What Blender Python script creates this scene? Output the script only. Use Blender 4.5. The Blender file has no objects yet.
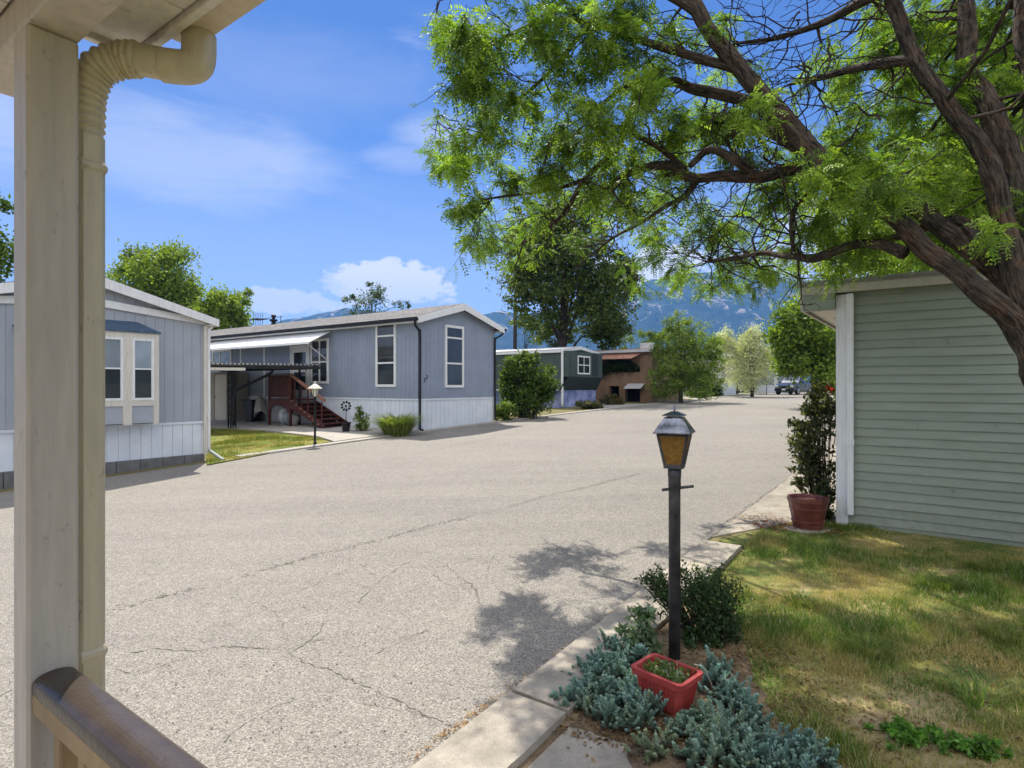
import bpy, math, random
import numpy as np
from mathutils import Vector, Matrix, noise
R = random.Random(11)
NR = np.random.default_rng(5)
S = bpy.context.scene
COL = S.collection
EXPOSURE = 0.82; SKY_STRENGTH = .06; SUN_STRENGTH = 4.2; HAZE = .0002; HAZE_COL = (.15, .42, 1, 1); CLOUD = (11, 11, 11.2, 1); CLOUD_FILL = (19, 18.6, 18.2, 1); SKY_TINT = (.67, .96, 1.44, 1)
HC = 1.9                    # eye height above the kerb at the lamp post
F = 590.0                   # focal length in pixels
UX, UY = 0.5868, 0.8097     # the street's direction
ANG = math.atan2(UY, UX)
SUN = Vector((-0.281, 0.964, 0)) * math.cos(math.radians(59)) + Vector((0, 0, math.sin(math.radians(59))))

# ------------------------------------------------------------------ ground shape (street climbs, then levels out)
def _g(s):
    return 1.35*(1-math.exp(-s/32)) if s > 0 else -0.3*(1-math.exp(max(s, -200)/7.1))
SN = [-4000, -1500, -500, -200, -100, -60] + list(range(-40, 151)) + [170, 200, 260, 400, 800, 1500, 2500, 4000]
SZ = [_g(s) for s in SN]
def st(x, y): return ((x-1.13)*UX+(y-4.09)*UY, x*UY-y*UX)
def xy(s, t):
    a = s+1.13*UX+4.09*UY
    return (a*UX+t*UY, a*UY-t*UX)
def gs(s): return float(np.interp(s, SN, SZ))
def gz(x, y): return gs(st(x, y)[0])
def G(px, py, dz=0.0):
    k = (px-512)/F; d = (py-386)/F; y = 10.0
    for _ in range(80):
        y = 0.5*y+0.5*(HC-gz(k*y, y)-dz)/max(d, 1e-4)
    return Vector((k*y, y, gz(k*y, y)+dz))
def P(px, py, y): return Vector(((px-512)/F*y, y, HC-(py-386)/F*y))

# ------------------------------------------------------------------ materials
def newmat(name):
    m = bpy.data.materials.new(name); m.use_nodes = True
    nt = m.node_tree; nt.nodes.clear()
    o = nt.nodes.new('ShaderNodeOutputMaterial'); b = nt.nodes.new('ShaderNodeBsdfPrincipled')
    nt.links.new(b.outputs[0], o.inputs[0])
    return m, nt, b
def nd(nt, t, **k):
    n = nt.nodes.new(t)
    for a, v in k.items():
        if a.startswith('i_'):
            n.inputs[a[2:].replace('_', ' ')].default_value = v
        else: setattr(n, a, v)
    return n
def c4(c): return (c[0], c[1], c[2], 1)
def noise_n(nt, vec, scale, detail=4, rough=.55, dist=0.0):
    n = nd(nt, 'ShaderNodeTexNoise'); n.inputs['Scale'].default_value = scale
    n.inputs['Detail'].default_value = detail; n.inputs['Roughness'].default_value = rough
    n.inputs['Distortion'].default_value = dist
    nt.links.new(vec, n.inputs['Vector']); return n
def ramp(nt, fac, stops):
    r = nd(nt, 'ShaderNodeValToRGB'); e = r.color_ramp.elements
    while len(e) < len(stops): e.new(0.5)
    for i, (p, c) in enumerate(stops): e[i].position = p; e[i].color = c4(c) if len(c) == 3 else c
    nt.links.new(fac, r.inputs[0]); return r
def mixc(nt, fac, a, b, mode='MIX'):
    m = nd(nt, 'ShaderNodeMix', data_type='RGBA', blend_type=mode)
    for sock, v in ((m.inputs[0], fac), (m.inputs[6], a), (m.inputs[7], b)):
        if hasattr(v, 'is_linked') or hasattr(v, 'links'): nt.links.new(v, sock)
        elif isinstance(v, (int, float)): sock.default_value = v
        else: sock.default_value = c4(v)
    return m.outputs[2]
def bumpn(nt, b, h, strength, dist):
    bp = nd(nt, 'ShaderNodeBump'); bp.inputs['Strength'].default_value = strength; bp.inputs['Distance'].default_value = dist
    nt.links.new(h, bp.inputs['Height']); nt.links.new(bp.outputs[0], b.inputs['Normal'])
def objco(nt, sc=(1, 1, 1)):
    t = nd(nt, 'ShaderNodeTexCoord'); mp = nd(nt, 'ShaderNodeMapping'); mp.inputs['Scale'].default_value = sc
    nt.links.new(t.outputs['Object'], mp.inputs[0]); return mp.outputs[0]
_mc = {}
def M(name, col, rough=.6, var=.12, scale=3, bump=0.1, bscale=40, metal=0, spec=.4, stretch=(1, 1, 1), col2=None):
    if name in _mc: return _mc[name]
    m, nt, b = newmat(name); v = objco(nt, stretch)
    n = noise_n(nt, v, scale, 6, .6)
    lo = tuple(max(0, c*(1-var)) for c in col); hi = col2 or tuple(min(1, c*(1+var)) for c in col)
    r = ramp(nt, n.outputs[0], [(.3, lo), (.7, hi)])
    nt.links.new(r.outputs[0], b.inputs['Base Color'])
    b.inputs['Roughness'].default_value = rough; b.inputs['Metallic'].default_value = metal
    b.inputs['Specular IOR Level'].default_value = spec
    if bump: bumpn(nt, b, noise_n(nt, v, bscale, 4).outputs[0], bump, .01)
    _mc[name] = m; return m
def paint(name, col, dirt=(.16, .13, .09), amount=.5, rough=.55):
    """weathered paint: fine grain, chips and dirty streaks"""
    if name in _mc: return _mc[name]
    m, nt, b = newmat(name); v = objco(nt)
    big = noise_n(nt, objco(nt, (22, 22, 2.2)), 1.6, 6, .65, .3); r0 = ramp(nt, big.outputs[0], [(.3, tuple(c*.84 for c in col)), (.62, tuple(c*1.05 for c in col))])
    chips = noise_n(nt, objco(nt, (1, 1, .45)), 46, 7, .75); rc = ramp(nt, chips.outputs[0], [(.57, (0, 0, 0)), (.64, (1, 1, 1))])
    patch = noise_n(nt, v, 7, 4); rp = ramp(nt, patch.outputs[0], [(.46, (0, 0, 0)), (.6, (1, 1, 1))])
    mul = nd(nt, 'ShaderNodeMath', operation='MULTIPLY'); nt.links.new(rc.outputs[0], mul.inputs[0]); nt.links.new(rp.outputs[0], mul.inputs[1])
    mu2 = nd(nt, 'ShaderNodeMath', operation='MULTIPLY'); nt.links.new(mul.outputs[0], mu2.inputs[0]); mu2.inputs[1].default_value = amount
    nt.links.new(mixc(nt, mu2.outputs[0], r0.outputs[0], dirt), b.inputs['Base Color'])
    b.inputs['Roughness'].default_value = rough
    v2 = objco(nt, (30, 30, 3)); bumpn(nt, b, noise_n(nt, v2, 3, 5).outputs[0], .25, .004)
    _mc[name] = m; return m
def leafmat(name, trans=.45, rough=.5, spec=.3, gain=(1.5, 1.6, .55)):
    """leaves: colour per leaf from the mesh, partly translucent"""
    if name in _mc: return _mc[name]
    m, nt, b = newmat(name); at = nd(nt, 'ShaderNodeAttribute', attribute_name='tint')
    nt.links.new(at.outputs['Color'], b.inputs['Base Color'])
    b.inputs['Roughness'].default_value = rough; b.inputs['Specular IOR Level'].default_value = spec
    tr = nd(nt, 'ShaderNodeBsdfTranslucent')
    nt.links.new(mixc(nt, 1.0, at.outputs['Color'], gain, 'MULTIPLY'), tr.inputs[0])
    mx = nd(nt, 'ShaderNodeMixShader'); mx.inputs[0].default_value = trans
    nt.links.new(b.outputs[0], mx.inputs[1]); nt.links.new(tr.outputs[0], mx.inputs[2])
    nt.links.new(mx.outputs[0], nt.nodes['Material Output'].inputs[0])
    _mc[name] = m; return m
def glass(name, col=(.02, .025, .03), rough=.04):
    if name in _mc: return _mc[name]
    m, nt, b = newmat(name); v = objco(nt)
    n = noise_n(nt, v, 1.3, 2); r = ramp(nt, n.outputs[0], [(.35, col), (.65, tuple(c*1.8 for c in col))])
    nt.links.new(r.outputs[0], b.inputs['Base Color']); b.inputs['Roughness'].default_value = rough
    b.inputs['Specular IOR Level'].default_value = .6
    bumpn(nt, b, noise_n(nt, v, 1.1, 1).outputs[0], .12, .02)
    _mc[name] = m; return m

# ------------------------------------------------------------------ mesh helpers
class MB:
    def __init__(s): s.v = []; s.f = []; s.bk = []
    def add(s, vs, fs):
        o = len(s.v); s.v += [tuple(q) for q in vs]; s.f += [tuple(i+o for i in f) for f in fs]; return s
    def box(s, x0, x1, y0, y1, z0, z1, f=None):
        vs = [(x, y, z) for z in (z0, z1) for y in (y0, y1) for x in (x0, x1)]
        if f: vs = [f(*q) for q in vs]
        return s.add(vs, [(0, 2, 3, 1), (4, 5, 7, 6), (0, 1, 5, 4), (2, 6, 7, 3), (0, 4, 6, 2), (1, 3, 7, 5)])
    def bbox(s, x0, x1, y0, y1, z0, z1, b=.01, f=None):
        """box with chamfered vertical and horizontal edges"""
        b = min(b, (x1-x0)*.45, (y1-y0)*.45, (z1-z0)*.45)
        def ring(i, z): return [(x0+i, y0+b, z), (x0+b, y0+i, z), (x1-b, y0+i, z), (x1-i, y0+b, z), (x1-i, y1-b, z), (x1-b, y1-i, z), (x0+b, y1-i, z), (x0+i, y1-b, z)]
        vs = ring(b*.6, z0)+ring(0, z0+b)+ring(0, z1-b)+ring(b*.6, z1)
        if f: vs = [f(*q) for q in vs]
        fs = [tuple(range(7, -1, -1)), tuple(range(24, 32))]
        for k in range(3):
            for i in range(8):
                j = (i+1) % 8; fs.append((k*8+i, k*8+j, k*8+8+j, k*8+8+i))
        return s.add(vs, fs)
    def prism(s, poly, a, b, f):
        """poly (p,q) pairs extruded from a to b; f(p, q, e) -> xyz"""
        n = len(poly)
        vs = [f(p, q, a) for p, q in poly]+[f(p, q, b) for p, q in poly]
        fs = [tuple(range(n-1, -1, -1)), tuple(range(n, 2*n))]+[(i, (i+1) % n, n+(i+1) % n, n+i) for i in range(n)]
        return s.add(vs, fs)
    def tube(s, pts, rad, n=8, cap=True, jit=0.0, flat=None, ridge=0.0):
        pts = [Vector(p) for p in pts]
        if not hasattr(rad, '__len__'): rad = [rad]*len(pts)
        ln = R.uniform(0, 50); s.bk += [(0, 0, 0)]*(len(s.v)-len(s.bk))
        t0 = (pts[1]-pts[0]).normalized(); ref = Vector((0, 0, 1)) if abs(t0.z) < .9 else Vector((1, 0, 0))
        nx = t0.cross(ref).normalized()
        vs = []
        for i, p in enumerate(pts):
            t = (pts[min(i+1, len(pts)-1)]-pts[max(i-1, 0)]).normalized()
            nx = (nx-t*nx.dot(t)).normalized(); ny = t.cross(nx)
            if i: ln += (p-pts[i-1]).length
            for k in range(n):
                a = 2*math.pi*k/n; r = rad[i]*(1+(R.uniform(-jit, jit) if jit else 0)); b3 = (math.cos(a)*max(rad[i], .03), math.sin(a)*max(rad[i], .03), ln)
                s.bk.append(b3)
                if ridge: q = Vector((math.cos(a)*2.6, math.sin(a)*2.6, ln*3.2)); r *= 1+ridge*(1-2.6*abs(noise.noise(q)))+ridge*.5*noise.noise(q*2.3)
                vs.append(p+nx*math.cos(a)*r+ny*math.sin(a)*r*(flat or 1))
        fs = []
        for i in range(len(pts)-1):
            for k in range(n):
                fs.append((i*n+k, i*n+(k+1) % n, (i+1)*n+(k+1) % n, (i+1)*n+k))
        if cap: fs += [tuple(range(n-1, -1, -1)), tuple(range((len(pts)-1)*n, len(pts)*n))]
        return s.add(vs, fs)
    def lathe(s, prof, n=20, c=(0, 0, 0), sx=1, sy=1, rot=0):
        vs = []
        for r, z in prof:
            for k in range(n):
                a = 2*math.pi*k/n+rot; vs.append((c[0]+r*math.cos(a)*sx, c[1]+r*math.sin(a)*sy, c[2]+z))
        fs = []
        for i in range(len(prof)-1):
            for k in range(n): fs.append((i*n+k, i*n+(k+1) % n, (i+1)*n+(k+1) % n, (i+1)*n+k))
        fs += [tuple(range(n-1, -1, -1)), tuple(range((len(prof)-1)*n, len(prof)*n))]
        return s.add(vs, fs)
    def blob(s, c, r, n=10, jit=.2, seed=0):
        vs = []; m = n//2+1
        for i in range(m+1):
            th = math.pi*i/m
            for k in range(n):
                a = 2*math.pi*k/n; d = Vector((math.sin(th)*math.cos(a), math.sin(th)*math.sin(a), math.cos(th)))
                q = 1+jit*noise.noise(d*1.7+Vector((seed*7.3, seed, 0)))+jit*.5*noise.noise(d*4+Vector((seed, 0, 3)))
                vs.append((c[0]+d.x*r[0]*q, c[1]+d.y*r[1]*q, c[2]+d.z*r[2]*q))
        fs = [(i*n+k, (i+1)*n+k, (i+1)*n+(k+1) % n, i*n+(k+1) % n) for i in range(m) for k in range(n)]
        return s.add(vs, fs)
    def build(s, name, mat, parent=None, smooth=False, kind=None, loc=None):
        me = bpy.data.meshes.new(name); me.from_pydata(s.v, [], s.f)
        if mat: me.materials.append(mat)
        if len(s.bk) == len(s.v):
            at = me.attributes.new('barkco', 'FLOAT_VECTOR', 'POINT'); at.data.foreach_set('vector', [c for q in s.bk for c in q])
        if smooth: me.polygons.foreach_set('use_smooth', [True]*len(me.polygons))
        o = bpy.data.objects.new(name, me); COL.objects.link(o)
        if parent: o.parent = parent
        if kind: o['kind'] = kind
        if loc is not None: o.location = loc
        return o
def fix(o):
    import bmesh
    b = bmesh.new(); b.from_mesh(o.data); bmesh.ops.recalc_face_normals(b, faces=b.faces); b.to_mesh(o.data); b.free(); return o
def tag(o, label, cat, group=None):
    o['label'] = label; o['category'] = cat
    if group: o['group'] = group
    return o
def thing(name, label, cat, loc, rotz=0, group=None):
    o = bpy.data.objects.new(name, None); COL.objects.link(o)
    o.empty_display_size = .1; o.location = loc; o.rotation_euler = (0, 0, rotz); o['rz'] = rotz
    return tag(o, label, cat, group)
def loc_of(root, w):
    d = Vector(w)-Vector(root.location); a = root['rz']; c, s_ = math.cos(a), math.sin(a)
    return Vector((d.x*c+d.y*s_, -d.x*s_+d.y*c, d.z))
def hl(root, px, py, axis, val):
    """the point of a thing's own plane (axis = value, in its own frame) that a sight line meets"""
    o = loc_of(root, (0, 0, HC)); e = loc_of(root, Vector((0, 0, HC))+Vector(((px-512)/F, 1, -(py-386)/F))); d = e-o
    i = 'xyz'.index(axis); k = (val-o[i])/d[i]
    return o+d*k
def catmull(pts, n=6):
    """pts: list of tuples of equal length -> smooth resampled list"""
    A = [np.array(p, float) for p in pts]; out = []
    for i in range(len(A)-1):
        p0, p1, p2, p3 = A[max(i-1, 0)], A[i], A[i+1], A[min(i+2, len(A)-1)]
        for k in range(n):
            t = k/n; out.append(.5*((2*p1)+(-p0+p2)*t+(2*p0-5*p1+4*p2-p3)*t*t+(-p0+3*p1-3*p2+p3)*t**3))
    out.append(A[-1]); return out

# sheets that follow the ground exactly: polygons in (s,t) cut at the ground's own strips
def _clip(poly, val, keep_ge):
    out = []
    for i in range(len(poly)):
        a, b = poly[i], poly[(i+1) % len(poly)]
        ia = (a[0] >= val) if keep_ge else (a[0] <= val); ib = (b[0] >= val) if keep_ge else (b[0] <= val)
        if ia: out.append(a)
        if ia != ib:
            k = (val-a[0])/(b[0]-a[0]); out.append((val, a[1]+(b[1]-a[1])*k))
    return out
def sheet_st(mb, poly, dz, depth=0.0):
    lo = min(p[0] for p in poly); hi = max(p[0] for p in poly)
    for a, b in zip(SN[:-1], SN[1:]):
        if b <= lo or a >= hi: continue
        q = _clip(_clip(poly, a, True), b, False)
        if len(q) < 3: continue
        vs = []
        for s_, t_ in q:
            x, y = xy(s_, t_); vs.append((x, y, gs(s_)+dz))
        mb.add(vs, [tuple(range(len(vs)))])
    if depth:
        for i in range(len(poly)):
            a, b = poly[i], poly[(i+1) % len(poly)]
            cuts = sorted({0.0, 1.0} | {(c-a[0])/(b[0]-a[0]) for c in SN if abs(b[0]-a[0]) > 1e-6 and 0 < (c-a[0])/(b[0]-a[0]) < 1})
            for k0, k1 in zip(cuts[:-1], cuts[1:]):
                pa = (a[0]+(b[0]-a[0])*k0, a[1]+(b[1]-a[1])*k0); pb = (a[0]+(b[0]-a[0])*k1, a[1]+(b[1]-a[1])*k1)
                xa, xb = xy(*pa), xy(*pb); za, zb = gs(pa[0])+dz, gs(pb[0])+dz
                mb.add([(*xa, za), (*xb, zb), (*xb, zb-depth), (*xa, za-depth)], [(0, 1, 2, 3)])
    return mb
def pst(*pix): return [st(*G(px, py)[:2]) for px, py in pix]

# ------------------------------------------------------------------ leaves (numpy)
def unit(a): return a/np.maximum(np.linalg.norm(a, axis=1, keepdims=True), 1e-9)
def rand_dirs(n): return unit(NR.normal(size=(n, 3)))
def quadmesh(name, V, tint, mat, parent=None, kind=None, npl=4):
    """V (N,npl,3) faces, tint (N,3)"""
    n = len(V); me = bpy.data.meshes.new(name)
    me.vertices.add(n*npl); me.vertices.foreach_set('co', np.ascontiguousarray(V, dtype=np.float32).ravel())
    me.loops.add(n*npl); me.loops.foreach_set('vertex_index', np.arange(n*npl, dtype=np.int32))
    me.polygons.add(n); me.polygons.foreach_set('loop_start', np.arange(0, n*npl, npl, dtype=np.int32))
    try: me.polygons.foreach_set('loop_total', np.full(n, npl, dtype=np.int32))
    except Exception: pass
    at = me.attributes.new('tint', 'FLOAT_COLOR', 'POINT')
    c = np.ones((n, npl, 4), np.float32); c[:, :, :3] = np.clip(tint, 0, 1)[:, None, :]
    at.data.foreach_set('color', c.ravel())
    me.materials.append(mat); me.update(calc_edges=True)
    o = bpy.data.objects.new(name, me); COL.objects.link(o)
    if parent: o.parent = parent
    if kind: o['kind'] = kind
    return o
def leaf_quads(p, d, nrm, L, W, fold=.18, belly=.45):
    d = unit(d); s = unit(np.cross(d, nrm)); n = np.cross(s, d)
    L = np.asarray(L).reshape(-1, 1); W = np.asarray(W).reshape(-1, 1)
    return np.stack([p, p+d*L*belly+s*W*.5+n*W*fold, p+d*L, p+d*L*belly-s*W*.5+n*W*fold], 1)
def tints(n, a, b, var=.15):
    k = NR.random((n, 1)); c = np.array(a)*(1-k)+np.array(b)*k
    return c*(1+NR.normal(size=(n, 1))*var)
# ------------------------------------------------------------------ camera, sky, sun, air
cam = bpy.data.cameras.new('camera'); co = bpy.data.objects.new('camera', cam); COL.objects.link(co)
co.location = (0, 0, HC); co.rotation_euler = (math.radians(90), 0, 0)
cam.lens = F*36/1024; cam.sensor_width = 36; cam.shift_y = 2/1024; cam.clip_start = .02; cam.clip_end = 15000
S.camera = co
S.cycles.use_adaptive_sampling = True; S.cycles.adaptive_threshold = .02; S.cycles.max_bounces = 8; S.cycles.diffuse_bounces = 3; S.cycles.glossy_bounces = 3; S.cycles.transmission_bounces = 3; S.cycles.volume_bounces = 0
S.view_settings.view_transform = 'Standard'; S.view_settings.look = 'None'; S.view_settings.gamma = 1
S.view_settings.exposure = EXPOSURE
w = bpy.data.worlds.new('World'); S.world = w; w.use_nodes = True
nt = w.node_tree; nt.nodes.clear()
out = nd(nt, 'ShaderNodeOutputWorld'); bg = nd(nt, 'ShaderNodeBackground'); nt.links.new(bg.outputs[0], out.inputs[0])
bg.inputs[1].default_value = SKY_STRENGTH
sky = nd(nt, 'ShaderNodeTexSky', sky_type='NISHITA'); sky.sun_disc = False
sky.sun_elevation = math.asin(SUN.z); sky.sun_rotation = math.atan2(SUN.x, SUN.y)
sky.altitude = 1650; sky.air_density = 1.0; sky.dust_density = .25; sky.ozone_density = 2.0
hs = nd(nt, 'ShaderNodeMix', data_type='RGBA', blend_type='MULTIPLY'); hs.inputs[0].default_value = 1; hs.inputs[7].default_value = SKY_TINT
nt.links.new(sky.outputs[0], hs.inputs[6])
tc = nd(nt, 'ShaderNodeTexCoord'); sp = nd(nt, 'ShaderNodeSeparateXYZ'); nt.links.new(tc.outputs['Generated'], sp.inputs[0])
def mth(op, a, b=None, c=None):
    n = nd(nt, 'ShaderNodeMath', operation=op)
    for i, v in enumerate((a, b, c)):
        if v is None: continue
        if isinstance(v, (int, float)): n.inputs[i].default_value = v
        else: nt.links.new(v, n.inputs[i])
    return n.outputs[0]
az = mth('ARCTAN2', sp.outputs[0], sp.outputs[1]); el = mth('ARCSINE', sp.outputs[2])
cb = nd(nt, 'ShaderNodeCombineXYZ'); nt.links.new(az, cb.inputs[0]); nt.links.new(el, cb.inputs[1])
def cnoise(scale, sc, detail=7, rough=.58, off=(0, 0, 0), dist=0.0):
    mp = nd(nt, 'ShaderNodeMapping'); mp.inputs['Scale'].default_value = sc; mp.inputs['Location'].default_value = off
    nt.links.new(cb.outputs[0], mp.inputs[0]); return noise_n(nt, mp.outputs[0], scale, detail, rough, dist).outputs[0]
nz = cnoise(16, (1, 1.6, 1)); wz = cnoise(5, (.8, 3.2, 1), 8, .62, (3, 1, 0), .6); nz2 = cnoise(42, (1, 1.4, 1), 5, .6, (5, 2, 0))
def azel(px, py):
    a = math.atan((px-512)/F); return a, math.atan((386-py)/F*math.cos(a))
def ellipse(px, py, wp, hp):
    a0, e0 = azel(px, py); rx = mth('MULTIPLY', mth('SUBTRACT', az, a0), F/wp); ry = mth('MULTIPLY', mth('SUBTRACT', el, e0), F/hp)
    return mth('SUBTRACT', 1.0, mth('ADD', mth('MULTIPLY', rx, rx), mth('MULTIPLY', ry, ry)))
def sstep(x, a, b):
    m = nd(nt, 'ShaderNodeMapRange', interpolation_type='SMOOTHSTEP'); nt.links.new(x, m.inputs[0])
    m.inputs[1].default_value = a; m.inputs[2].default_value = b; return m.outputs[0]
cloud = None
def addc(x):
    global cloud
    cloud = x if cloud is None else mth('MAXIMUM', cloud, x)
for px, py, wp, hp, amt, k in ((392, 283, 62, 22, .85, 2.6), (352, 284, 30, 14, .7, 2.6), (285, 302, 48, 13, .75, 2.6), (650, 278, 60, 30, .85, 2.4), (900, 240, 120, 40, .6, 2.6)):
    e = mth('ADD', ellipse(px, py, wp, hp), mth('MULTIPLY', mth('SUBTRACT', nz, .5), k*1.6))
    e = mth('ADD', e, mth('MULTIPLY', mth('SUBTRACT', nz2, .5), 1.3))
    addc(mth('MULTIPLY', sstep(e, -.35, .45), min(1, amt*1.15)))
for px, py, wp, hp, amt in ((195, 165, 130, 48, .42), (-15, 130, 60, 40, .5), (432, 133, 40, 18, .38), (405, 160, 40, 15, .3), (330, 300, 210, 34, .42), (250, 75, 160, 45, .14), (380, 215, 150, 40, .2)):
    e = mth('ADD', ellipse(px, py, wp, hp), mth('MULTIPLY', mth('SUBTRACT', wz, .5), 3.6))
    addc(mth('MULTIPLY', sstep(e, -1.1, 1.7), amt))
wisp = mth('MULTIPLY', sstep(wz, .5, .85), .22)
addc(wisp)
hz = mth('MULTIPLY', sstep(el, .45, 0.0), .46)      # paler towards the horizon
addc(hz)
mx = nd(nt, 'ShaderNodeMix', data_type='RGBA'); nt.links.new(cloud, mx.inputs[0]); nt.links.new(hs.outputs[2], mx.inputs[6])
mx.inputs[7].default_value = CLOUD
# bright clouds added out of view behind us, as fill light on shaded walls
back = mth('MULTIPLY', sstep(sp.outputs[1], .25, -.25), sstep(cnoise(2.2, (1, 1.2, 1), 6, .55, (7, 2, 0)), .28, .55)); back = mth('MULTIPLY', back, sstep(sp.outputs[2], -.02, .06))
mb_ = nd(nt, 'ShaderNodeMix', data_type='RGBA'); nt.links.new(back, mb_.inputs[0]); nt.links.new(mx.outputs[2], mb_.inputs[6]); mb_.inputs[7].default_value = CLOUD_FILL
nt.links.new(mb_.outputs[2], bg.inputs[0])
sl = bpy.data.lights.new('sun', 'SUN'); sl.energy = SUN_STRENGTH; sl.angle = math.radians(.53); sl.color = (1, .95, .86)
so = bpy.data.objects.new('sun', sl); COL.objects.link(so); so.rotation_euler = SUN.to_track_quat('Z', 'Y').to_euler(); so.location = (0, 0, 60)

# ------------------------------------------------------------------ ground, road, kerbs
def ground_mat(name, stops, sc=(1.2, 9, 60), bump=.5):
    if name in _mc: return _mc[name]
    m, nt, b = newmat(name); v = objco(nt)
    a = noise_n(nt, v, sc[0], 5, .6); f = noise_n(nt, v, sc[1], 5, .65); h = noise_n(nt, v, sc[2], 4, .7)
    mm = nd(nt, 'ShaderNodeMath', operation='MULTIPLY_ADD'); nt.links.new(f.outputs[0], mm.inputs[0]); mm.inputs[1].default_value = .55; mm.inputs[2].default_value = -.27
    ad = nd(nt, 'ShaderNodeMath', operation='ADD'); nt.links.new(a.outputs[0], ad.inputs[0]); nt.links.new(mm.outputs[0], ad.inputs[1])
    ad2 = nd(nt, 'ShaderNodeMath', operation='MULTIPLY_ADD'); nt.links.new(h.outputs[0], ad2.inputs[0]); ad2.inputs[1].default_value = .35; nt.links.new(ad.outputs[0], ad2.inputs[2])
    r = ramp(nt, ad2.outputs[0], stops); nt.links.new(r.outputs[0], b.inputs['Base Color'])
    b.inputs['Roughness'].default_value = .95; b.inputs['Specular IOR Level'].default_value = .15
    bumpn(nt, b, ad2.outputs[0], bump, .03); _mc[name] = m; return m
def asphalt():
    m, nt, b = newmat('old_asphalt'); v = objco(nt)
    vo = nd(nt, 'ShaderNodeTexVoronoi'); vo.inputs['Scale'].default_value = 125; nt.links.new(v, vo.inputs['Vector'])
    sp = nd(nt, 'ShaderNodeSeparateColor'); nt.links.new(vo.outputs['Color'], sp.inputs[0])
    r = ramp(nt, sp.outputs[0], [(0, (.095, .086, .073)), (.12, (.19, .172, .146)), (.4, (.24, .217, .186)), (.75, (.295, .268, .231)), (1, (.425, .39, .34))])
    big = noise_n(nt, v, .35, 5, .6); rb = ramp(nt, big.outputs[0], [(.3, (.93, .93, .94)), (.7, (1.05, 1.05, 1.04))])
    c = mixc(nt, 1, r.outputs[0], rb.outputs[0], 'MULTIPLY')
    # faint wheel paths, worn along the street's own direction
    t = nd(nt, 'ShaderNodeTexCoord'); mp = nd(nt, 'ShaderNodeMapping'); mp.inputs['Rotation'].default_value = (0, 0, -ANG); mp.inputs['Scale'].default_value = (.05, .55, 1)
    nt.links.new(t.outputs['Object'], mp.inputs[0])
    st_ = noise_n(nt, mp.outputs[0], 2.2, 4, .6); rs = ramp(nt, st_.outputs[0], [(.35, (.93, .93, .94)), (.6, (1.03, 1.03, 1.02))])
    c = mixc(nt, 1, c, rs.outputs[0], 'MULTIPLY')
    mid = noise_n(nt, v, 7, 6, .7); rm = ramp(nt, mid.outputs[0], [(.3, (.9, .9, .9)), (.7, (1.06, 1.06, 1.05))])
    c = mixc(nt, 1, c, rm.outputs[0], 'MULTIPLY')
    nt.links.new(c, b.inputs['Base Color']); b.inputs['Roughness'].default_value = .9; b.inputs['Specular IOR Level'].default_value = .2
    bumpn(nt, b, vo.outputs['Distance'], .55, .006); return m
def concrete(name, base=(.46, .425, .37), dark=.72):
    if name in _mc: return _mc[name]
    m, nt, b = newmat(name); v = objco(nt)
    n1 = noise_n(nt, v, 3.2, 9, .72); n2 = noise_n(nt, v, 110, 5, .75)
    r = ramp(nt, n1.outputs[0], [(.3, tuple(c*dark for c in base)), (.62, base)])
    r2 = ramp(nt, n2.outputs[0], [(.3, (.72, .71, .70)), (.7, (1.12, 1.12, 1.1))])
    nt.links.new(mixc(nt, 1, r.outputs[0], r2.outputs[0], 'MULTIPLY'), b.inputs['Base Color'])
    b.inputs['Roughness'].default_value = .88; b.inputs['Specular IOR Level'].default_value = .2
    bumpn(nt, b, n2.outputs[0], .3, .004); _mc[name] = m; return m
g_ = MB(); sheet_st(g_, [(-2900, -2900), (2900, -2900), (2900, 2900), (-2900, 2900)], 0)
GRASSY = [(.25, (.085, .06, .035)), (.5, (.17, .125, .065)), (.68, (.19, .165, .07)), (.85, (.10, .12, .035))]
g_.build('ground', ground_mat('dry_ground', GRASSY), kind='structure')
TL, TR = -13.72, -2.17
m_asph = asphalt(); m_conc = concrete('pale_concrete'); m_conc2 = concrete('old_concrete', (.44, .39, .32), .5)
rd = MB(); sheet_st(rd, [(-60, TL), (150, TL), (150, TR), (-60, TR)], .006); rd.build('road', m_asph, kind='structure')
def rough(a, b, t0, t1, am=.010):
    n = max(3, int((b-a)/.09)); jt = lambda s, k: am*(noise.noise(Vector((s*4, k, 2)))+.7*noise.noise(Vector((s*19, k, 5))))
    lo = [(a+(b-a)*i/n, t0+jt(a+(b-a)*i/n, t0)*.6) for i in range(n+1)]; hi = [(a+(b-a)*i/n, t1+jt(a+(b-a)*i/n, t1)) for i in range(n, -1, -1)]
    lo[0] = (a+R.uniform(0, .012), lo[0][1]); lo[-1] = (b-R.uniform(0, .012), lo[-1][1]); hi[0] = (b-R.uniform(0, .015), hi[0][1]); hi[-1] = (a+R.uniform(0, .015), hi[-1][1]); return lo+hi
kb = MB()
for a, b_ in ((-5.6, -3.3), (-3.28, -1.02), (-1.0, .98), (1.0, 2.72)):
    sheet_st(kb, rough(a, b_, TR+.014, TR+.42), .05, .2)
kb.build('kerb', m_conc2, kind='structure')
wk = MB()
sheet_st(wk, [(-6, TR+.47), (-.42, TR+.47), (-.5, TR+1.35), (-6, TR+1.35)], .012, .1)
wk.build('footpath', m_conc2, kind='structure')
dv = MB(); sheet_st(dv, [(3.0, TR+.01), (30, TR+.01), (30, -1.06), (4.45, -1.06), (4.2, -1.5)], .012, .05); dv.build('driveway', m_conc2, kind='structure')
lk = MB()
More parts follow.
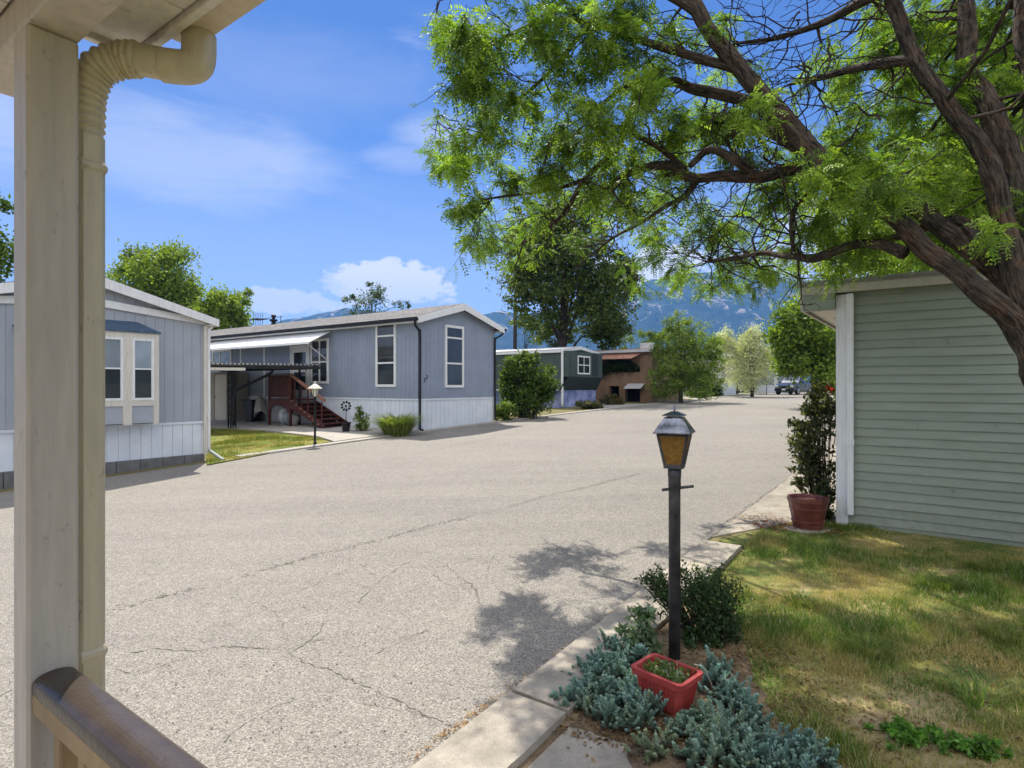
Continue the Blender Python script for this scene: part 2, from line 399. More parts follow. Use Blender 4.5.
for a, b_ in ((3.75, 7.2), (7.22, 9.8), (9.82, 14.6), (14.62, 19), (19.02, 40), (40.02, 75)):
    sheet_st(lk, [(a, TL-.32), (b_, TL-.32), (b_, TL-.012), (a, TL-.012)], .045, .15)
lk.build('kerb_beyond_road', m_conc, kind='structure')
# left-hand drive of pale concrete and the strip before the house
C2 = G(418, 432); s2, t2 = st(C2.x, C2.y)
pd = MB(); sheet_st(pd, pst((334, 443.2), (318, 438), (262, 431.5), (205, 428))+[(s2-5, -26), (s2+.03, -26), (s2+.03, TL-.34), (s2-.4, TL-.34)], .06, .2)
pd.build('driveway_beyond_road', m_conc, kind='structure')
pw = MB(); sheet_st(pw, [(s2+.05, t2-.06), (s2+4.6, t2-.06), (s2+4.6, TL-.34), (s2+.05, TL-.34)], .03, .1); pw.build('paving', m_conc2, kind='structure')
# far drives on the left side of the street
fd = MB()
for a, b_ in ((24.5, 29), (38, 43), (52, 57)): sheet_st(fd, [(a, TL-6), (b_, TL-6), (b_, TL-.34), (a, TL-.34)], .03, .1)
fd.build('far_driveway', m_conc, kind='structure')
# lawns
LW = [(.2, (.09, .062, .038)), (.38, (.19, .135, .08)), (.52, (.36, .28, .15)), (.66, (.21, .19, .06)), (.85, (.085, .125, .03))]
lawn_poly = [(-6, TR+1.38), (-.55, TR+1.38), (-.46, TR+.47), (2.75, TR+.47), (2.9, TR+.1), (4.15, -1.5), (4.42, -1.08), (4.62, -.9), (4.62, 9), (-6, 9)]
lw = MB(); sheet_st(lw, lawn_poly, .012); lw.build('lawn', ground_mat('patchy_lawn', LW, (1.1, 7, 55)), kind='structure')
left_lawn = pst((207, 466), (330, 442.7), (317, 438.6), (262, 432), (205, 428.6))
lw2 = MB(); sheet_st(lw2, left_lawn, .03); lw2.build('lawn_beyond_road', ground_mat('yellow_lawn', [(.3, (.20, .15, .05)), (.55, (.26, .23, .06)), (.8, (.12, .16, .03))], (1.1, 7, 55)), kind='structure')

bed_poly = pst((556, 724), (575, 690), (612, 655), (648, 622), (690, 590), (722, 592), (742, 640), (752, 682), (785, 730), (850, 772), (850, 800), (640, 800), (630, 745))
def ragged(poly, step=.05, am=.045):
    out = []
    for a, b in zip(poly, poly[1:]+poly[:1]):
        n = max(1, int(math.hypot(b[0]-a[0], b[1]-a[1])/step))
        for i in range(n):
            p = (a[0]+(b[0]-a[0])*i/n, a[1]+(b[1]-a[1])*i/n); v = noise.noise_vector(Vector((p[0]*4, p[1]*4, 1)))+noise.noise_vector(Vector((p[0]*15, p[1]*15, 4)))*.6; out.append((p[0]+v.x*am, p[1]+v.y*am))
    return out
bed_poly = ragged(bed_poly)
bd_ = MB(); sheet_st(bd_, bed_poly, .0165); sheet_st(bd_, [(-6, TR+.425), (-.45, TR+.425), (-.45, TR+.475), (-6, TR+.475)], .004)
bd_.build('soil', ground_mat('bed_soil', [(.25, (.035, .025, .018)), (.45, (.085, .06, .04)), (.62, (.17, .12, .075)), (.8, (.27, .2, .12))], (3, 16, 80), .9), kind='structure')
# cracks in the road: thin ribbons that wander
m_crack = M('crack_dirt', (.12, .105, .088), .95, .3, 20, 0)
crk = MB()
def crack(pix, wd, wander=.05, seed=0, dz=.0095, sub=.022):
    pts = [Vector(G(*p)) for p in pix]; out = []
    for a, b in zip(pts[:-1], pts[1:]):
        n = max(2, int((b-a).length/sub))
        for i in range(n):
            q = a.lerp(b, i/n); d = (b-a).normalized(); nn = Vector((-d.y, d.x, 0))
            q += nn*(noise.noise(Vector((q.x*2.6, q.y*2.6, seed)))*wander+noise.noise(Vector((q.x*13, q.y*13, seed+5)))*wander*.5+noise.noise(Vector((q.x*45, q.y*45, seed+7)))*wander*.3)
            out.append(q)
    out.append(pts[-1]); vs = []
    for i, q in enumerate(out):
        d = (out[min(i+1, len(out)-1)]-out[max(i-1, 0)]).normalized(); nn = Vector((-d.y, d.x, 0))
        ww = wd*.8*(.1+1.7*abs(noise.noise(Vector((q.x*9, q.y*9, seed+9))))*1.3)*(.25 if i in (0, len(out)-1) else 1)
        for k in (-.5, .5):
            e = q+nn*ww*k; vs.append((e.x, e.y, gz(e.x, e.y)+dz))
    crk.add(vs, [(2*i, 2*i+1, 2*i+3, 2*i+2) for i in range(len(out)-1)])
for i, (pix, wd) in enumerate([
    ([(218, 648), (275, 650), (300, 660), (330, 668), (355, 684), (385, 698), (420, 712), (452, 730)], .011),
    ([(286, 655), (312, 640), (332, 620)], .010), ([(222, 745), (262, 714), (298, 700)], .010), ([(120, 655), (150, 650), (200, 652), (218, 648)], .009),
    ([(443, 566), (455, 577), (478, 588), (483, 606)], .012), ([(410, 563), (382, 580), (358, 604)], .009), ([(483, 556), (440, 568), (415, 566)], .007),
    ([(300, 592), (345, 570), (360, 575)], .007), ([(250, 600), (275, 612), (282, 628)], .006), ([(372, 655), (400, 642), (430, 630)], .006),
    ([(110, 668), (140, 676), (165, 668), (190, 655)], .008), ([(130, 700), (160, 672)], .006), ([(486, 570), (500, 553)], .008),
    ([(440, 540), (480, 545), (540, 545), (600, 540)], .006), ([(590, 490), (640, 497), (660, 500)], .006), ([(600, 470), (650, 460)], .007),
    ([(0, 700), (12, 690)], .008), ([(640, 470), (665, 478), (672, 484)], .009)]):
    crack(pix, wd, .06, i*3.1)
def worn_seam(pix, n, spread, lo, hi, dz=.0102):
    pts = [Vector(G(*p)) for p in pix]; cum = [0]
    for a, b in zip(pts[:-1], pts[1:]): cum.append(cum[-1]+(b-a).length)
    for _ in range(n):
        t = R.random()*cum[-1]; i = max(j for j in range(len(pts)-1) if cum[j] <= t); q = pts[i].lerp(pts[i+1], (t-cum[i])/(cum[i+1]-cum[i])); d = (pts[i+1]-pts[i]).normalized(); nn = Vector((-d.y, d.x, 0))
        if noise.noise(Vector((t*1.1, 3, 0))) < -.18 and R.random() < .7: continue
        q = q+nn*(R.gauss(0, spread)+.06*noise.noise(Vector((t*.9, 7, 1)))); m_ = R.randrange(5, 8); r = R.uniform(lo, hi); a0 = R.random()*6; vs = []
        for k in range(m_):
            a = a0+k*6.2832/m_; rr_ = r*R.uniform(.5, 1.2); e = q+d*math.cos(a)*rr_*1.8+nn*math.sin(a)*rr_*.8; vs.append((e.x, e.y, gz(e.x, e.y)+dz))
        crk.add(vs, [tuple(range(m_))])
worn_seam([(60, 628), (105, 614), (200, 588), (300, 560), (400, 535), (500, 509), (575, 490), (640, 474)], 1100, .036, .003, .010)
worn_seam([(450, 730), (400, 705), (330, 668), (275, 650), (218, 648)], 90, .012, .002, .005)
for j in range(420):
    x_, y_ = R.uniform(20, 640), 460+R.random()**.6*300; q = G(x_, y_); st__ = st(q.x, q.y)
    if TL < st__[1] < TR-.1:
        r = R.uniform(.003, .009); a0 = R.random()*6; crk.add([(q.x+math.cos(a0+k*1.26)*r*R.uniform(.5, 1.3), q.y+math.sin(a0+k*1.26)*r*R.uniform(.5, 1.3), q.z+.0106) for k in range(5)], [(0, 1, 2, 3, 4)])
for i in range(16):
    x_, y_ = R.uniform(130, 520), R.uniform(500, 720); a_ = R.uniform(-.6, .6); L_ = R.uniform(25, 80); crack([(x_, y_), (x_+L_*.5*math.cos(a_), y_+L_*.3*math.sin(a_)+R.gauss(0, 4)), (x_+L_*math.cos(a_), y_+L_*.6*math.sin(a_))], R.uniform(.004, .008), .06, 100+i)
crack([(724, 524), (745, 510), (766, 494), (795, 476)], .016, .05, 71, .017)
crack([(390, 460), (470, 443), (560, 425)], .03, .05, 75, sub=.15)
crk.build('road_cracks', m_crack, kind='structure')

# ------------------------------------------------------------------ mountains and the air in front of them
def mountains():
    prof = [(-60, 345), (100, 338), (250, 328), (300, 320), (345, 311), (400, 317), (460, 322), (500, 315), (540, 317), (580, 305), (620, 299), (650, 283), (690, 279), (725, 275), (780, 282), (830, 288), (900, 298), (1000, 310), (1200, 330)]
    az_ = [math.atan((p[0]-512)/F) for p in prof]; rt = [(386-p[1])/F*math.cos(a) for p, a in zip(prof, az_)]
    na, nr = 260, 40; V = []
    for j in range(nr):
        d = 2100+j*42.0; q = j/(nr-1)
        for i in range(na):
            a = az_[0]+(az_[-1]-az_[0])*i/(na-1); top = np.interp(a, az_, rt)*3300
            up = math.sin(min(1, q/.72)*math.pi/2)**1.25 if q < .72 else 1-(q-.72)*.9
            x, y = d*math.sin(a), d*math.cos(a)
            f = noise.fractal(Vector((x*.0032, y*.0032, 1.5)), 1, 2.1, 6); rg = 1-abs(noise.noise(Vector((x*.006+y*.002, y*.002, 4))))*2
            z = top*up*(1+.0*f)+(f*46+rg*34)*up*(1-up*.62)
            V.append((x, y, z-6+1.35))
    Fc = [(j*na+i, j*na+i+1, (j+1)*na+i+1, (j+1)*na+i) for j in range(nr-1) for i in range(na-1)]
    m, nt, b = newmat('forested_mountain'); v = objco(nt, (1, 1, 1))
    mp = objco(nt, (.02, .009, .009)); n1 = noise_n(nt, mp, 1.0, 8, .68, .9)
    mp2 = objco(nt, (.03, .03, .02)); n2 = noise_n(nt, mp2, 1, 6, .7)
    pr = ramp(nt, n1.outputs[0], [(.555, (0, 0, 0)), (.64, (1, 1, 1))])
    t = nd(nt, 'ShaderNodeTexCoord'); se = nd(nt, 'ShaderNodeSeparateXYZ'); nt.links.new(t.outputs['Object'], se.inputs[0])
    hi = nd(nt, 'ShaderNodeMapRange'); nt.links.new(se.outputs[2], hi.inputs[0]); hi.inputs[1].default_value = 150; hi.inputs[2].default_value = 330
    mu = nd(nt, 'ShaderNodeMath', operation='MULTIPLY'); nt.links.new(pr.outputs[0], mu.inputs[0]); nt.links.new(hi.outputs[0], mu.inputs[1])
    forest = ramp(nt, n2.outputs[0], [(.35, (.018, .03, .022)), (.65, (.05, .07, .045))])
    rock = ramp(nt, n2.outputs[0], [(.35, (.22, .18, .16)), (.65, (.52, .45, .42))])
    nt.links.new(mixc(nt, mu.outputs[0], forest.outputs[0], rock.outputs[0]), b.inputs['Base Color']); b.inputs['Roughness'].default_value = 1; b.inputs['Specular IOR Level'].default_value = 0
    mb = MB(); mb.add(V, Fc); mb.build('mountains', m, kind='structure', smooth=True)
mountains()
if HAZE:
    hm = bpy.data.materials.new('haze_air'); hm.use_nodes = True; n = hm.node_tree; n.nodes.clear()
    o_ = n.nodes.new('ShaderNodeOutputMaterial'); pv = n.nodes.new('ShaderNodeVolumePrincipled')
    pv.inputs['Color'].default_value = HAZE_COL; pv.inputs['Density'].default_value = HAZE; pv.inputs['Anisotropy'].default_value = .0
    n.links.new(pv.outputs[0], o_.inputs['Volume'])
    hb = MB(); hb.box(-4200, 4200, -4150, 4250, -2, 640); hb.build('haze', hm, kind='stuff')
# ------------------------------------------------------------------ homes
m_blue = M('blue_grey_siding', (.245, .282, .35), .65, .10, 1.6, .12, 30)
m_blue1 = M('pale_blue_grey_siding', (.35, .375, .415), .65, .08, 1.6, .12, 30)
m_white = paint('white_trim', (.74, .74, .72), amount=.15)
m_skirt = M('white_skirting', (.66, .70, .76), .5, .07, 2, .08, 20, col2=(.74, .77, .80))
m_cream = paint('cream_trim', (.62, .58, .50), amount=.3)
m_black = M('black_metal', (.012, .012, .013), .5, .3, 8, .06, 50, 0, .25)
m_glass = glass('window_glass')
m_glass2 = glass('pale_window_glass', (.16, .19, .22), .08)
m_block = M('grey_blockwork', (.16, .155, .15), .9, .25, 6, .4, 60)
def shingle_mat(name, a, b_, sc=1.0):
    m, nt, b = newmat(name); v = objco(nt)
    br = nd(nt, 'ShaderNodeTexBrick'); br.inputs['Scale'].default_value = 1.0; br.inputs['Brick Width'].default_value = .30; br.inputs['Row Height'].default_value = .14; br.inputs['Mortar Size'].default_value = .008
    br.inputs['Color1'].default_value = c4(a); br.inputs['Color2'].default_value = c4(b_); br.inputs['Mortar'].default_value = c4(tuple(x*.45 for x in a))
    t = nd(nt, 'ShaderNodeTexCoord'); mp = nd(nt, 'ShaderNodeMapping'); mp.inputs['Rotation'].default_value = (0, 0, math.radians(90)); nt.links.new(t.outputs['Object'], mp.inputs[0]); nt.links.new(mp.outputs[0], br.inputs['Vector'])
    n = noise_n(nt, v, 30, 4, .7); r = ramp(nt, n.outputs[0], [(.3, (.7, .7, .7)), (.7, (1.2, 1.2, 1.2))])
    nt.links.new(mixc(nt, 1, br.outputs['Color'], r.outputs[0], 'MULTIPLY'), b.inputs['Base Color']); b.inputs['Roughness'].default_value = .9
    bumpn(nt, b, br.outputs['Fac'], .6, -.01); _mc[name] = m; return m
m_shing = shingle_mat('grey_shingles', (.105, .096, .09), (.20, .185, .175))

def fmap(face, o=0.0):
    """(along, outward, up) -> house frame, for the gable (y) or the long side (x)"""
    return (lambda a, d, z: (a, o-d, z)) if face == 'y' else (lambda a, d, z: (o-d, a, z))
def planks(mb, f, a0, a1, z0, zt, pitch, gap=.006, th=.012):
    ks = sorted({a0, a1} | {a0+pitch*i for i in range(1, int((a1-a0)/pitch)+1) if a0+pitch*i < a1-.01} | {k for k, _ in zt if a0 < k < a1})
    zf = lambda a: float(np.interp(a, [q[0] for q in zt], [q[1] for q in zt]))
    for p, q in zip(ks[:-1], ks[1:]):
        q2 = q-gap
        vs = [f(p, 0, z0), f(q2, 0, z0), f(q2, 0, zf(q2)), f(p, 0, zf(p)), f(p, -th, z0), f(q2, -th, z0), f(q2, -th, zf(q2)), f(p, -th, zf(p))]
        mb.add(vs, [(0, 1, 2, 3), (0, 3, 7, 4), (1, 5, 6, 2), (3, 2, 6, 7)])
    vs = [f(a0, -th-.001, z0), f(a1, -th-.001, z0)]+[f(k, -th-.001, zf(k)) for k in reversed(ks)]
    mb.add(vs, [tuple(range(len(vs)))])
def lap(mb, f, a0, a1, z0, z1, rows, lip=.020):
    h = (z1-z0)/rows
    for i in range(rows):
        za = z0+i*h; zb = za+h
        m_ = max(1, int((a1-a0)/.45)); jz = [R.gauss(0, .0022) for _ in range(m_+1)]; jl = [lip+R.gauss(0, .0022) for _ in range(m_+1)]
        for k in range(m_):
            p, q = a0+(a1-a0)*k/m_, a0+(a1-a0)*(k+1)/m_
            vs = [f(p, jl[k], za+jz[k]), f(q, jl[k+1], za+jz[k+1]), f(q, .002, zb+.006), f(p, .002, zb+.006), f(p, 0, za+jz[k]), f(q, 0, za+jz[k+1])]
            mb.add(vs, [(0, 1, 2, 3), (0, 4, 5, 1)]+([(0, 3, 4)] if k == 0 else [])+([(1, 5, 2)] if k == m_-1 else []))
def window(root, f, a0, a1, z0, z1, rails=(), mulls=(), fr=.09, mat=None, gm=None, name='window', proud=.045):
    mb = MB(); a0, a1 = min(a0, a1), max(a0, a1)
    for q in ((a0, a0+fr, z0, z1), (a1-fr, a1, z0, z1)): mb.box(q[0], q[1], -.004, proud, q[2], q[3], f)
    for q in ((z0, z0+fr), (z1-fr, z1)): mb.box(a0+fr, a1-fr, -.004, proud-.003, q[0], q[1], f)
    for r in rails: mb.box(a0+fr, a1-fr, -.004, proud-.009, r-fr*.32, r+fr*.32, f)
    for mm in mulls: mb.box(mm-fr*.35, mm+fr*.35, -.004, proud-.006, z0+fr, z1-fr, f)
    wn = fix(mb.build(name, mat or m_white, root))
    fix(MB().box(a0+fr*.6, a1-fr*.6, .003, .015, z0+fr*.6, z1-fr*.6, f).build('pane', gm or m_glass, wn)); return wn
def home(name, label, C, x0, x1, L, eave, peak, skirt, m_wall, m_sk, m_roof, m_fas, sides='x0', ov=.28, pitch=.2, z0=-.25, group=None, sk_pitch=.22, rake=.2, rotz=ANG, cat='mobile home', fas_y=.27):
    r = thing(name, label, cat, C, rotz, group); xm = (x0+x1)/2
    zt = [(x0, eave), (xm, peak-.06), (x1, eave)]
    wl = MB(); planks(wl, fmap('y'), x0, x1, skirt+.06, zt, pitch)
    planks(wl, fmap('x', x0), 0.0, L, skirt+.06, [(0, eave), (L, eave)], pitch)
    g2 = lambda a, d, z: (x1+d, a, z); planks(wl, g2, 0.0, L, skirt+.06, [(0, eave), (L, eave)], pitch)
    g3 = lambda a, d, z: (a, L+d, z); planks(wl, g3, x0, x1, skirt+.06, zt, pitch)
    fix(wl.build('wall', m_wall, r))
    sk = MB(); i = .02
    for f, a0, a1 in ((fmap('y', i), x0+i, x1-i), (fmap('x', x0+i), i, L-i), ((lambda a, d, z: (x1-i+d, a, z)), i, L-i), ((lambda a, d, z: (a, L-i+d, z)), x0+i, x1-i)):
        planks(sk, f, a0, a1, z0, [(a0, skirt), (a1, skirt)], sk_pitch, .012, .012)
    sk.box(x0-.012, x1+.012, -.014, L+.012, skirt, skirt+.055)
    fix(sk.build('skirting', m_sk, r))
    sl = (peak-eave)/(xm-x0); e0 = eave-sl*ov+.02; th = .11
    poly = [(x0-ov, e0), (xm, peak), (x1+ov, e0), (x1+ov, e0+th*.6), (xm, peak+th), (x0-ov, e0+th*.6)]
    rf = fix(MB().prism(poly, -ov+.03, L+ov, lambda p, q, e: (p, e, q)).build('roof', m_roof, r))
    fa = MB()
    pl = [(x0-ov-.01, e0-rake+.05), (xm, peak-rake+.05), (x1+ov+.01, e0-rake+.05), (x1+ov+.01, e0+th*.6-.015), (xm, peak+th-.015), (x0-ov-.01, e0+th*.6-.015)]
    fa.prism(pl, -ov, -ov+.028, lambda p, q, e: (p, e, q))
    fa.box(x0-ov-.008, x0-ov+.02, -ov+.03, L+ov, e0-.12, e0-.003); fa.box(x1+ov-.02, x1+ov+.008, -ov+.03, L+ov, e0-.12, e0-.003)
    # soffit
    fa.box(x0-ov+.02, x0-.002, -ov+.03, L+ov-.01, e0-.10, e0-.085); fa.box(x1+.002, x1+ov-.02, -ov+.03, L+ov-.01, e0-.10, e0-.085)
    fix(fa.build('fascia', m_fas, r)); return r, dict(e0=e0, xm=xm, sl=sl, rf=rf)
def pipe_down(name, root, pts, mat, r=.038):
    q = [tuple(p) for p in catmull(pts, 5)]; return MB().tube(q, r, 8).build(name, mat, root, True)

# ---- the blue-grey home across the road, gable to the street
h2 = thing('probe', 'x', 'x', C2, ANG)
wR = hl(h2, 494.6, 424, 'y', 0).x; eav = hl(h2, 419, 318, 'y', 0).z; skz = hl(h2, 419, 400.5, 'y', 0).z
pk = hl(h2, 463, 303.5, 'y', -.28).z
bpy.data.objects.remove(h2)
H2, i2 = home('mobile_home', 'blue-grey mobile home with two tall white windows at its corner and black downspouts', C2, 0, wR, 17, eav, pk-.08, skz, m_blue, m_skirt, m_shing, m_white)
fy, fx = fmap('y'), fmap('x')
a, b = hl(H2, 444.6, 324.5, 'y', 0), hl(H2, 463.2, 387.5, 'y', 0)
r1, r2 = hl(H2, 453, 338, 'y', 0).z, hl(H2, 453, 363.5, 'y', 0).z
window(H2, fy, a.x, b.x, b.z, a.z, (r1, r2))
a, b = hl(H2, 376.4, 323.2, 'x', 0), hl(H2, 396.4, 387, 'x', 0)
window(H2, fx, a.y, b.y, b.z, (a.z+hl(H2, 396, 322.5, 'x', 0).z)/2, (hl(H2, 386, 336, 'x', 0).z, hl(H2, 386, 363, 'x', 0).z))
a, b = hl(H2, 311.3, 339.5, 'x', 0), hl(H2, 329, 383.5, 'x', 0)
window(H2, fx, a.y, b.y, b.z, a.z, (hl(H2, 320, 362, 'x', 0).z,), ((a.y+b.y)/2,))
a, b = hl(H2, 213, 350.5, 'x', 0), hl(H2, 232, 365, 'x', 0)
window(H2, fx, a.y, b.y, b.z, a.z, (), (a.y*.6+b.y*.4,), gm=m_glass2)
# door on the landing
a, b = hl(H2, 291, 346, 'x', 0), hl(H2, 310, 386, 'x', 0); zf = skz+.08
dr = MB(); dr.bbox(min(a.y, b.y)+.10, max(a.y, b.y)-.10, -.004, .03, zf, a.z-.1, .008, fx); d_ = fix(dr.build('door', m_white, H2))
df = MB(); y0, y1 = min(a.y, b.y), max(a.y, b.y)
df.box(y0, y0+.1, -.004, .05, zf, a.z, fx); df.box(y1-.1, y1, -.004, .05, zf, a.z, fx); df.box(y0+.1, y1-.1, -.004, .047, a.z-.1, a.z, fx); fix(df.build('door_frame', m_white, d_))
dg = MB(); dg.box(y0+.24, y1-.24, .031, .036, zf+.25, zf+.95, fx); dg.box(y0+.24, y1-.24, .031, .036, zf+1.05, a.z-.28, fx); fix(dg.build('pane', m_glass, d_))
fix(MB().lathe([(.0, 0), (.025, .005), (.03, .03), (.012, .05)], 8, (-.07, y0+.16, zf+1.0)).build('handle', m_black, d_))
# white battens left of the door
tb = MB(); zt_ = hl(H2, 265, 347.5, 'x', 0).z
for px in (241, 264.5):
    y = hl(H2, px, 355, 'x', 0).y; tb.box(y-.05, y+.05, -.004, .022, skz+.07, zt_, fx)
tb.box(y1+.01, hl(H2, 238, 355, 'x', 0).y, -.004, .026, zt_, zt_+.13, fx); fix(tb.build('batten', m_white, H2))
# gutters and downspouts
for sgn, xg in ((-1, -.28-.055), (1, wR+.28+.055)):
    gt = MB(); prof = [(-.05, .0), (.05, 0), (.05, .10), (.042, .10), (.042, .012), (-.042, .012), (-.042, .10), (-.05, .10)]
    gt.prism(prof, -.30, 17.2, lambda p, q, e, xg=xg: (xg+p, e, i2['e0']-.07+q)); gt.box(xg-.041, xg+.041, -.302, -.29, i2['e0']-.06, i2['e0']+.028)
    fix(gt.build('gutter', m_black, H2))
e0 = i2['e0']
pipe_down('downspout', H2, [(-.335, -.2, e0-.06), (-.33, -.19, e0-.14), (-.24, -.14, e0-.24), (-.02, -.065, e0-.36), (.04, -.06, e0-.5), (.04, -.06, 1.5), (.04, -.06, .2), (.04, -.07, .1), (.06, -.18, .06)], m_black)
pipe_down('downspout', H2, [(wR+.33, -.2, e0-.06), (wR+.32, -.19, e0-.14), (wR+.2, -.14, e0-.24), (wR+.0, -.065, e0-.36), (wR-.05, -.06, e0-.5), (wR-.05, -.06, 1.5), (wR-.05, -.06, .32), (wR-.05, -.07, .25), (wR-.02, -.16, .2)], m_black)
# house number
for ch, px, py in (('2', 424.6, 380.3), ('3', 426.8, 377.3)):
    q = hl(H2, px, py, 'y', 0); cu = bpy.data.curves.new('house_number', 'FONT'); cu.body = ch; cu.size = .2; cu.extrude = .006; cu.align_x = 'CENTER'; cu.align_y = 'CENTER'
    tmp = bpy.data.objects.new('tmp', cu); COL.objects.link(tmp); me = bpy.data.meshes.new_from_object(tmp.evaluated_get(bpy.context.evaluated_depsgraph_get())); bpy.data.objects.remove(tmp)
    me.materials.clear(); me.materials.append(m_black); t_ = bpy.data.objects.new('house_number', me); COL.objects.link(t_); t_.parent = H2; t_.location = (q.x, -.009, q.z); t_.rotation_euler = (math.radians(90), 0, 0)
# roof vent and aerial
q = hl(H2, 275.5, 322, 'x', i2['xm']); zr = pk-.1
vt = MB().lathe([(.10, -.3), (.10, .12), (.17, .13), (.19, .2), (.17, .22), (.07, .23), (.07, .33), (.11, .34), (.11, .42), (.03, .47)], 12, (i2['xm']-.1, q.y, zr+.1)); fix(vt.build('roof_vent', m_black, H2))
an = MB(); qa = hl(H2, 252, 318, 'x', i2['xm']+.6)
an.tube([(i2['xm']+.6, q.y+.5, zr-.2), (i2['xm']+.6, q.y+.5, zr+.6)], .015, 6); an.tube([(i2['xm']+.6, q.y+.4, zr+.55), (i2['xm']+.6, q.y+2.9, zr+.55)], .014, 6)
for k in range(5): an.tube([(i2['xm']+.6, q.y+2.1+.2*k, zr+.55-.28-.03*k), (i2['xm']+.6, q.y+2.1+.2*k, zr+.55+.28+.03*k)], .012, 5); an.tube([(i2['xm']+.25, q.y+2.1+.2*k, zr+.55), (i2['xm']+.95, q.y+2.1+.2*k, zr+.55)], .012, 5)
an.build('aerial', m_black, H2)
# sloping white awning over the door
ya = hl(H2, 331.5, 328, 'x', -.02); yb = hl(H2, 214, 344, 'x', -.02); zo = hl(H2, 314.5, 337, 'x', -1.0)
aw = MB(); zi = min(ya.z, e0-.14); zz = zi-.48
for k in range(24):
    p = ya.y+(yb.y-ya.y)*k/24; q = ya.y+(yb.y-ya.y)*(k+1)/24-.02
    aw.add([(-.02, p, zi), (-.02, q, zi), (-1.0, q, zz), (-1.0, p, zz), (-.02, p, zi+.02), (-.02, q, zi+.02), (-1.0, q, zz+.02), (-1.0, p, zz+.02)], [(0, 1, 2, 3), (4, 7, 6, 5), (0, 4, 5, 1), (2, 6, 7, 3), (1, 5, 6, 2), (0, 3, 7, 4)])
aw.box(-1.03, -1.0, ya.y-.02, yb.y, zz-.05, zz+.03); awn = fix(aw.build('awning', paint('awning_white', (.80, .80, .78), amount=.1), H2))
for yy in (ya.y+.2, yb.y-.3, yb.y-1.8): MB().tube([(-.95, yy, zz-.03), (-.03, yy, zz-.62)], .018, 6).build('awning_arm', m_white, awn)

# ---- the pale blue-grey home on the left, bay window to the street
C1 = G(205, 460.5)
t1 = thing('probe', 'x', 'x', C1, ANG); ev1 = hl(t1, 206, 320, 'y', 0).z; pk1 = hl(t1, 112, 282.5, 'y', -.3).z; xpk = hl(t1, 112, 282.5, 'y', -.3).x; sk1 = hl(t1, 205, 423, 'y', 0).z
W1 = 4.7; pk1v = ev1+(pk1-ev1)*((W1/2)/(-xpk if xpk else 1))
bpy.data.objects.remove(t1)
H1, i1 = home('mobile_home', 'pale blue-grey mobile home with a white bay window, behind the porch post', C1, -W1, 0, 15, ev1, pk1v-.03, sk1, m_blue1, m_skirt, m_shing, m_white, ov=.22, rake=.17)
# second raking board under the gable
bd = MB(); zc = ev1-.02+(pk1v-ev1)*.22
bd.prism([(-W1-.1, ev1-.13), (-W1/2, zc-.03), (.1, ev1-.13), (.1, ev1-.0), (-W1/2, zc+.13), (-W1-.1, ev1-.0)], -.06, -.002, lambda p, q, e: (p, e, q)); fix(bd.build('gable_board', m_white, H1))
fix(MB().box(-.05, .03, -.06, -.003, sk1-.75, ev1-.14).build('corner_post', m_cream, H1))
bx0, bx1 = hl(H1, 157.5, 380, 'y', -.3).x, None
bx1 = bx0; bx0 = -W1-bx0-.05
zs = hl(H1, 140, 403, 'y', -.3).z; zt1 = hl(H1, 140, 333, 'y', -.3).z; zb1 = hl(H1, 140, 423, 'y', -.3).z
bay = MB(); bay.box(bx0, bx1, -.30, -.002, zb1, zt1); bayo = fix(bay.build('bay', m_blue1, H1))
fr = MB(); fm = lambda a, d, z: (a, -.30-d, z); n = 4; cw = (bx1-bx0)
for k in range(n+1):
    c = bx0+cw*k/n; wd = .17 if 0 < k < n else .09
    c0, c1 = (c-wd/2, c+wd/2) if 0 < k < n else ((c, c+wd) if k == 0 else (c-wd, c))
    fr.box(c0, c1, -.003, .03, zb1-.03, zt1, fm)
for z0_, z1_ in ((zs-.06, zs+.06), (zt1-.12, zt1+.0)): fr.box(bx0+.01, bx1-.01, -.003, .027, z0_, z1_, fm)
fr.box(bx1+.001, bx1+.02, -.3, -.004, zs, zs+.06); fr.box(bx1+.001, bx1+.02, -.33, -.27, zb1, zt1)
fix(fr.build('bay_frame', m_cream, bayo))
for k in range(n):
    w0, w1 = bx0+cw*k/n+.085, bx0+cw*(k+1)/n-.085
    wn_ = window(H1, fm, w0, w1, zs+.06, zt1-.12, ((zs+zt1)/2-.02,), (), .05, m_white, m_glass2, proud=.04); MB().box(w0+.05, w1-.05, .016, .019, zs+.1, (zs+zt1)/2-.035, fm).build('pane', m_glass, wn_)
br = MB(); br.prism([(0, zt1), (.36, zt1), (.36, zt1+.035), (0, zt1+.26)], 0, 1, lambda p, q, e: (bx0-.05+(cw+.1)*e if q < zt1+.1 else (bx0+.25 if e == 0 else bx1-.3), -.002-p, q)); fix(br.build('bay_roof', M('bay_shingles', (.06, .10, .15), .7, .3, 12, .3, 50), bayo))
pipe_down('downspout', H1, [(.17, -.05, ev1-.08), (.1, -.08, ev1-.2), (.07, -.05, ev1-.4), (.07, -.05, 1.2), (.07, -.05, .22)], m_white, .035)
MB().tube([(.07, -.06, .24), (.16, -.55, .03)], .04, 8).build('downspout_extension', M('weathered_pipe', (.30, .33, .30), .6, .2), H1)
fb = MB()
for k in range(10): fb.bbox(-W1+.03+k*.465, -W1+.03+k*.465+.455, -.05, .25, -.35, .17, .012)
fix(fb.build('foundation_blocks', m_block, H1))

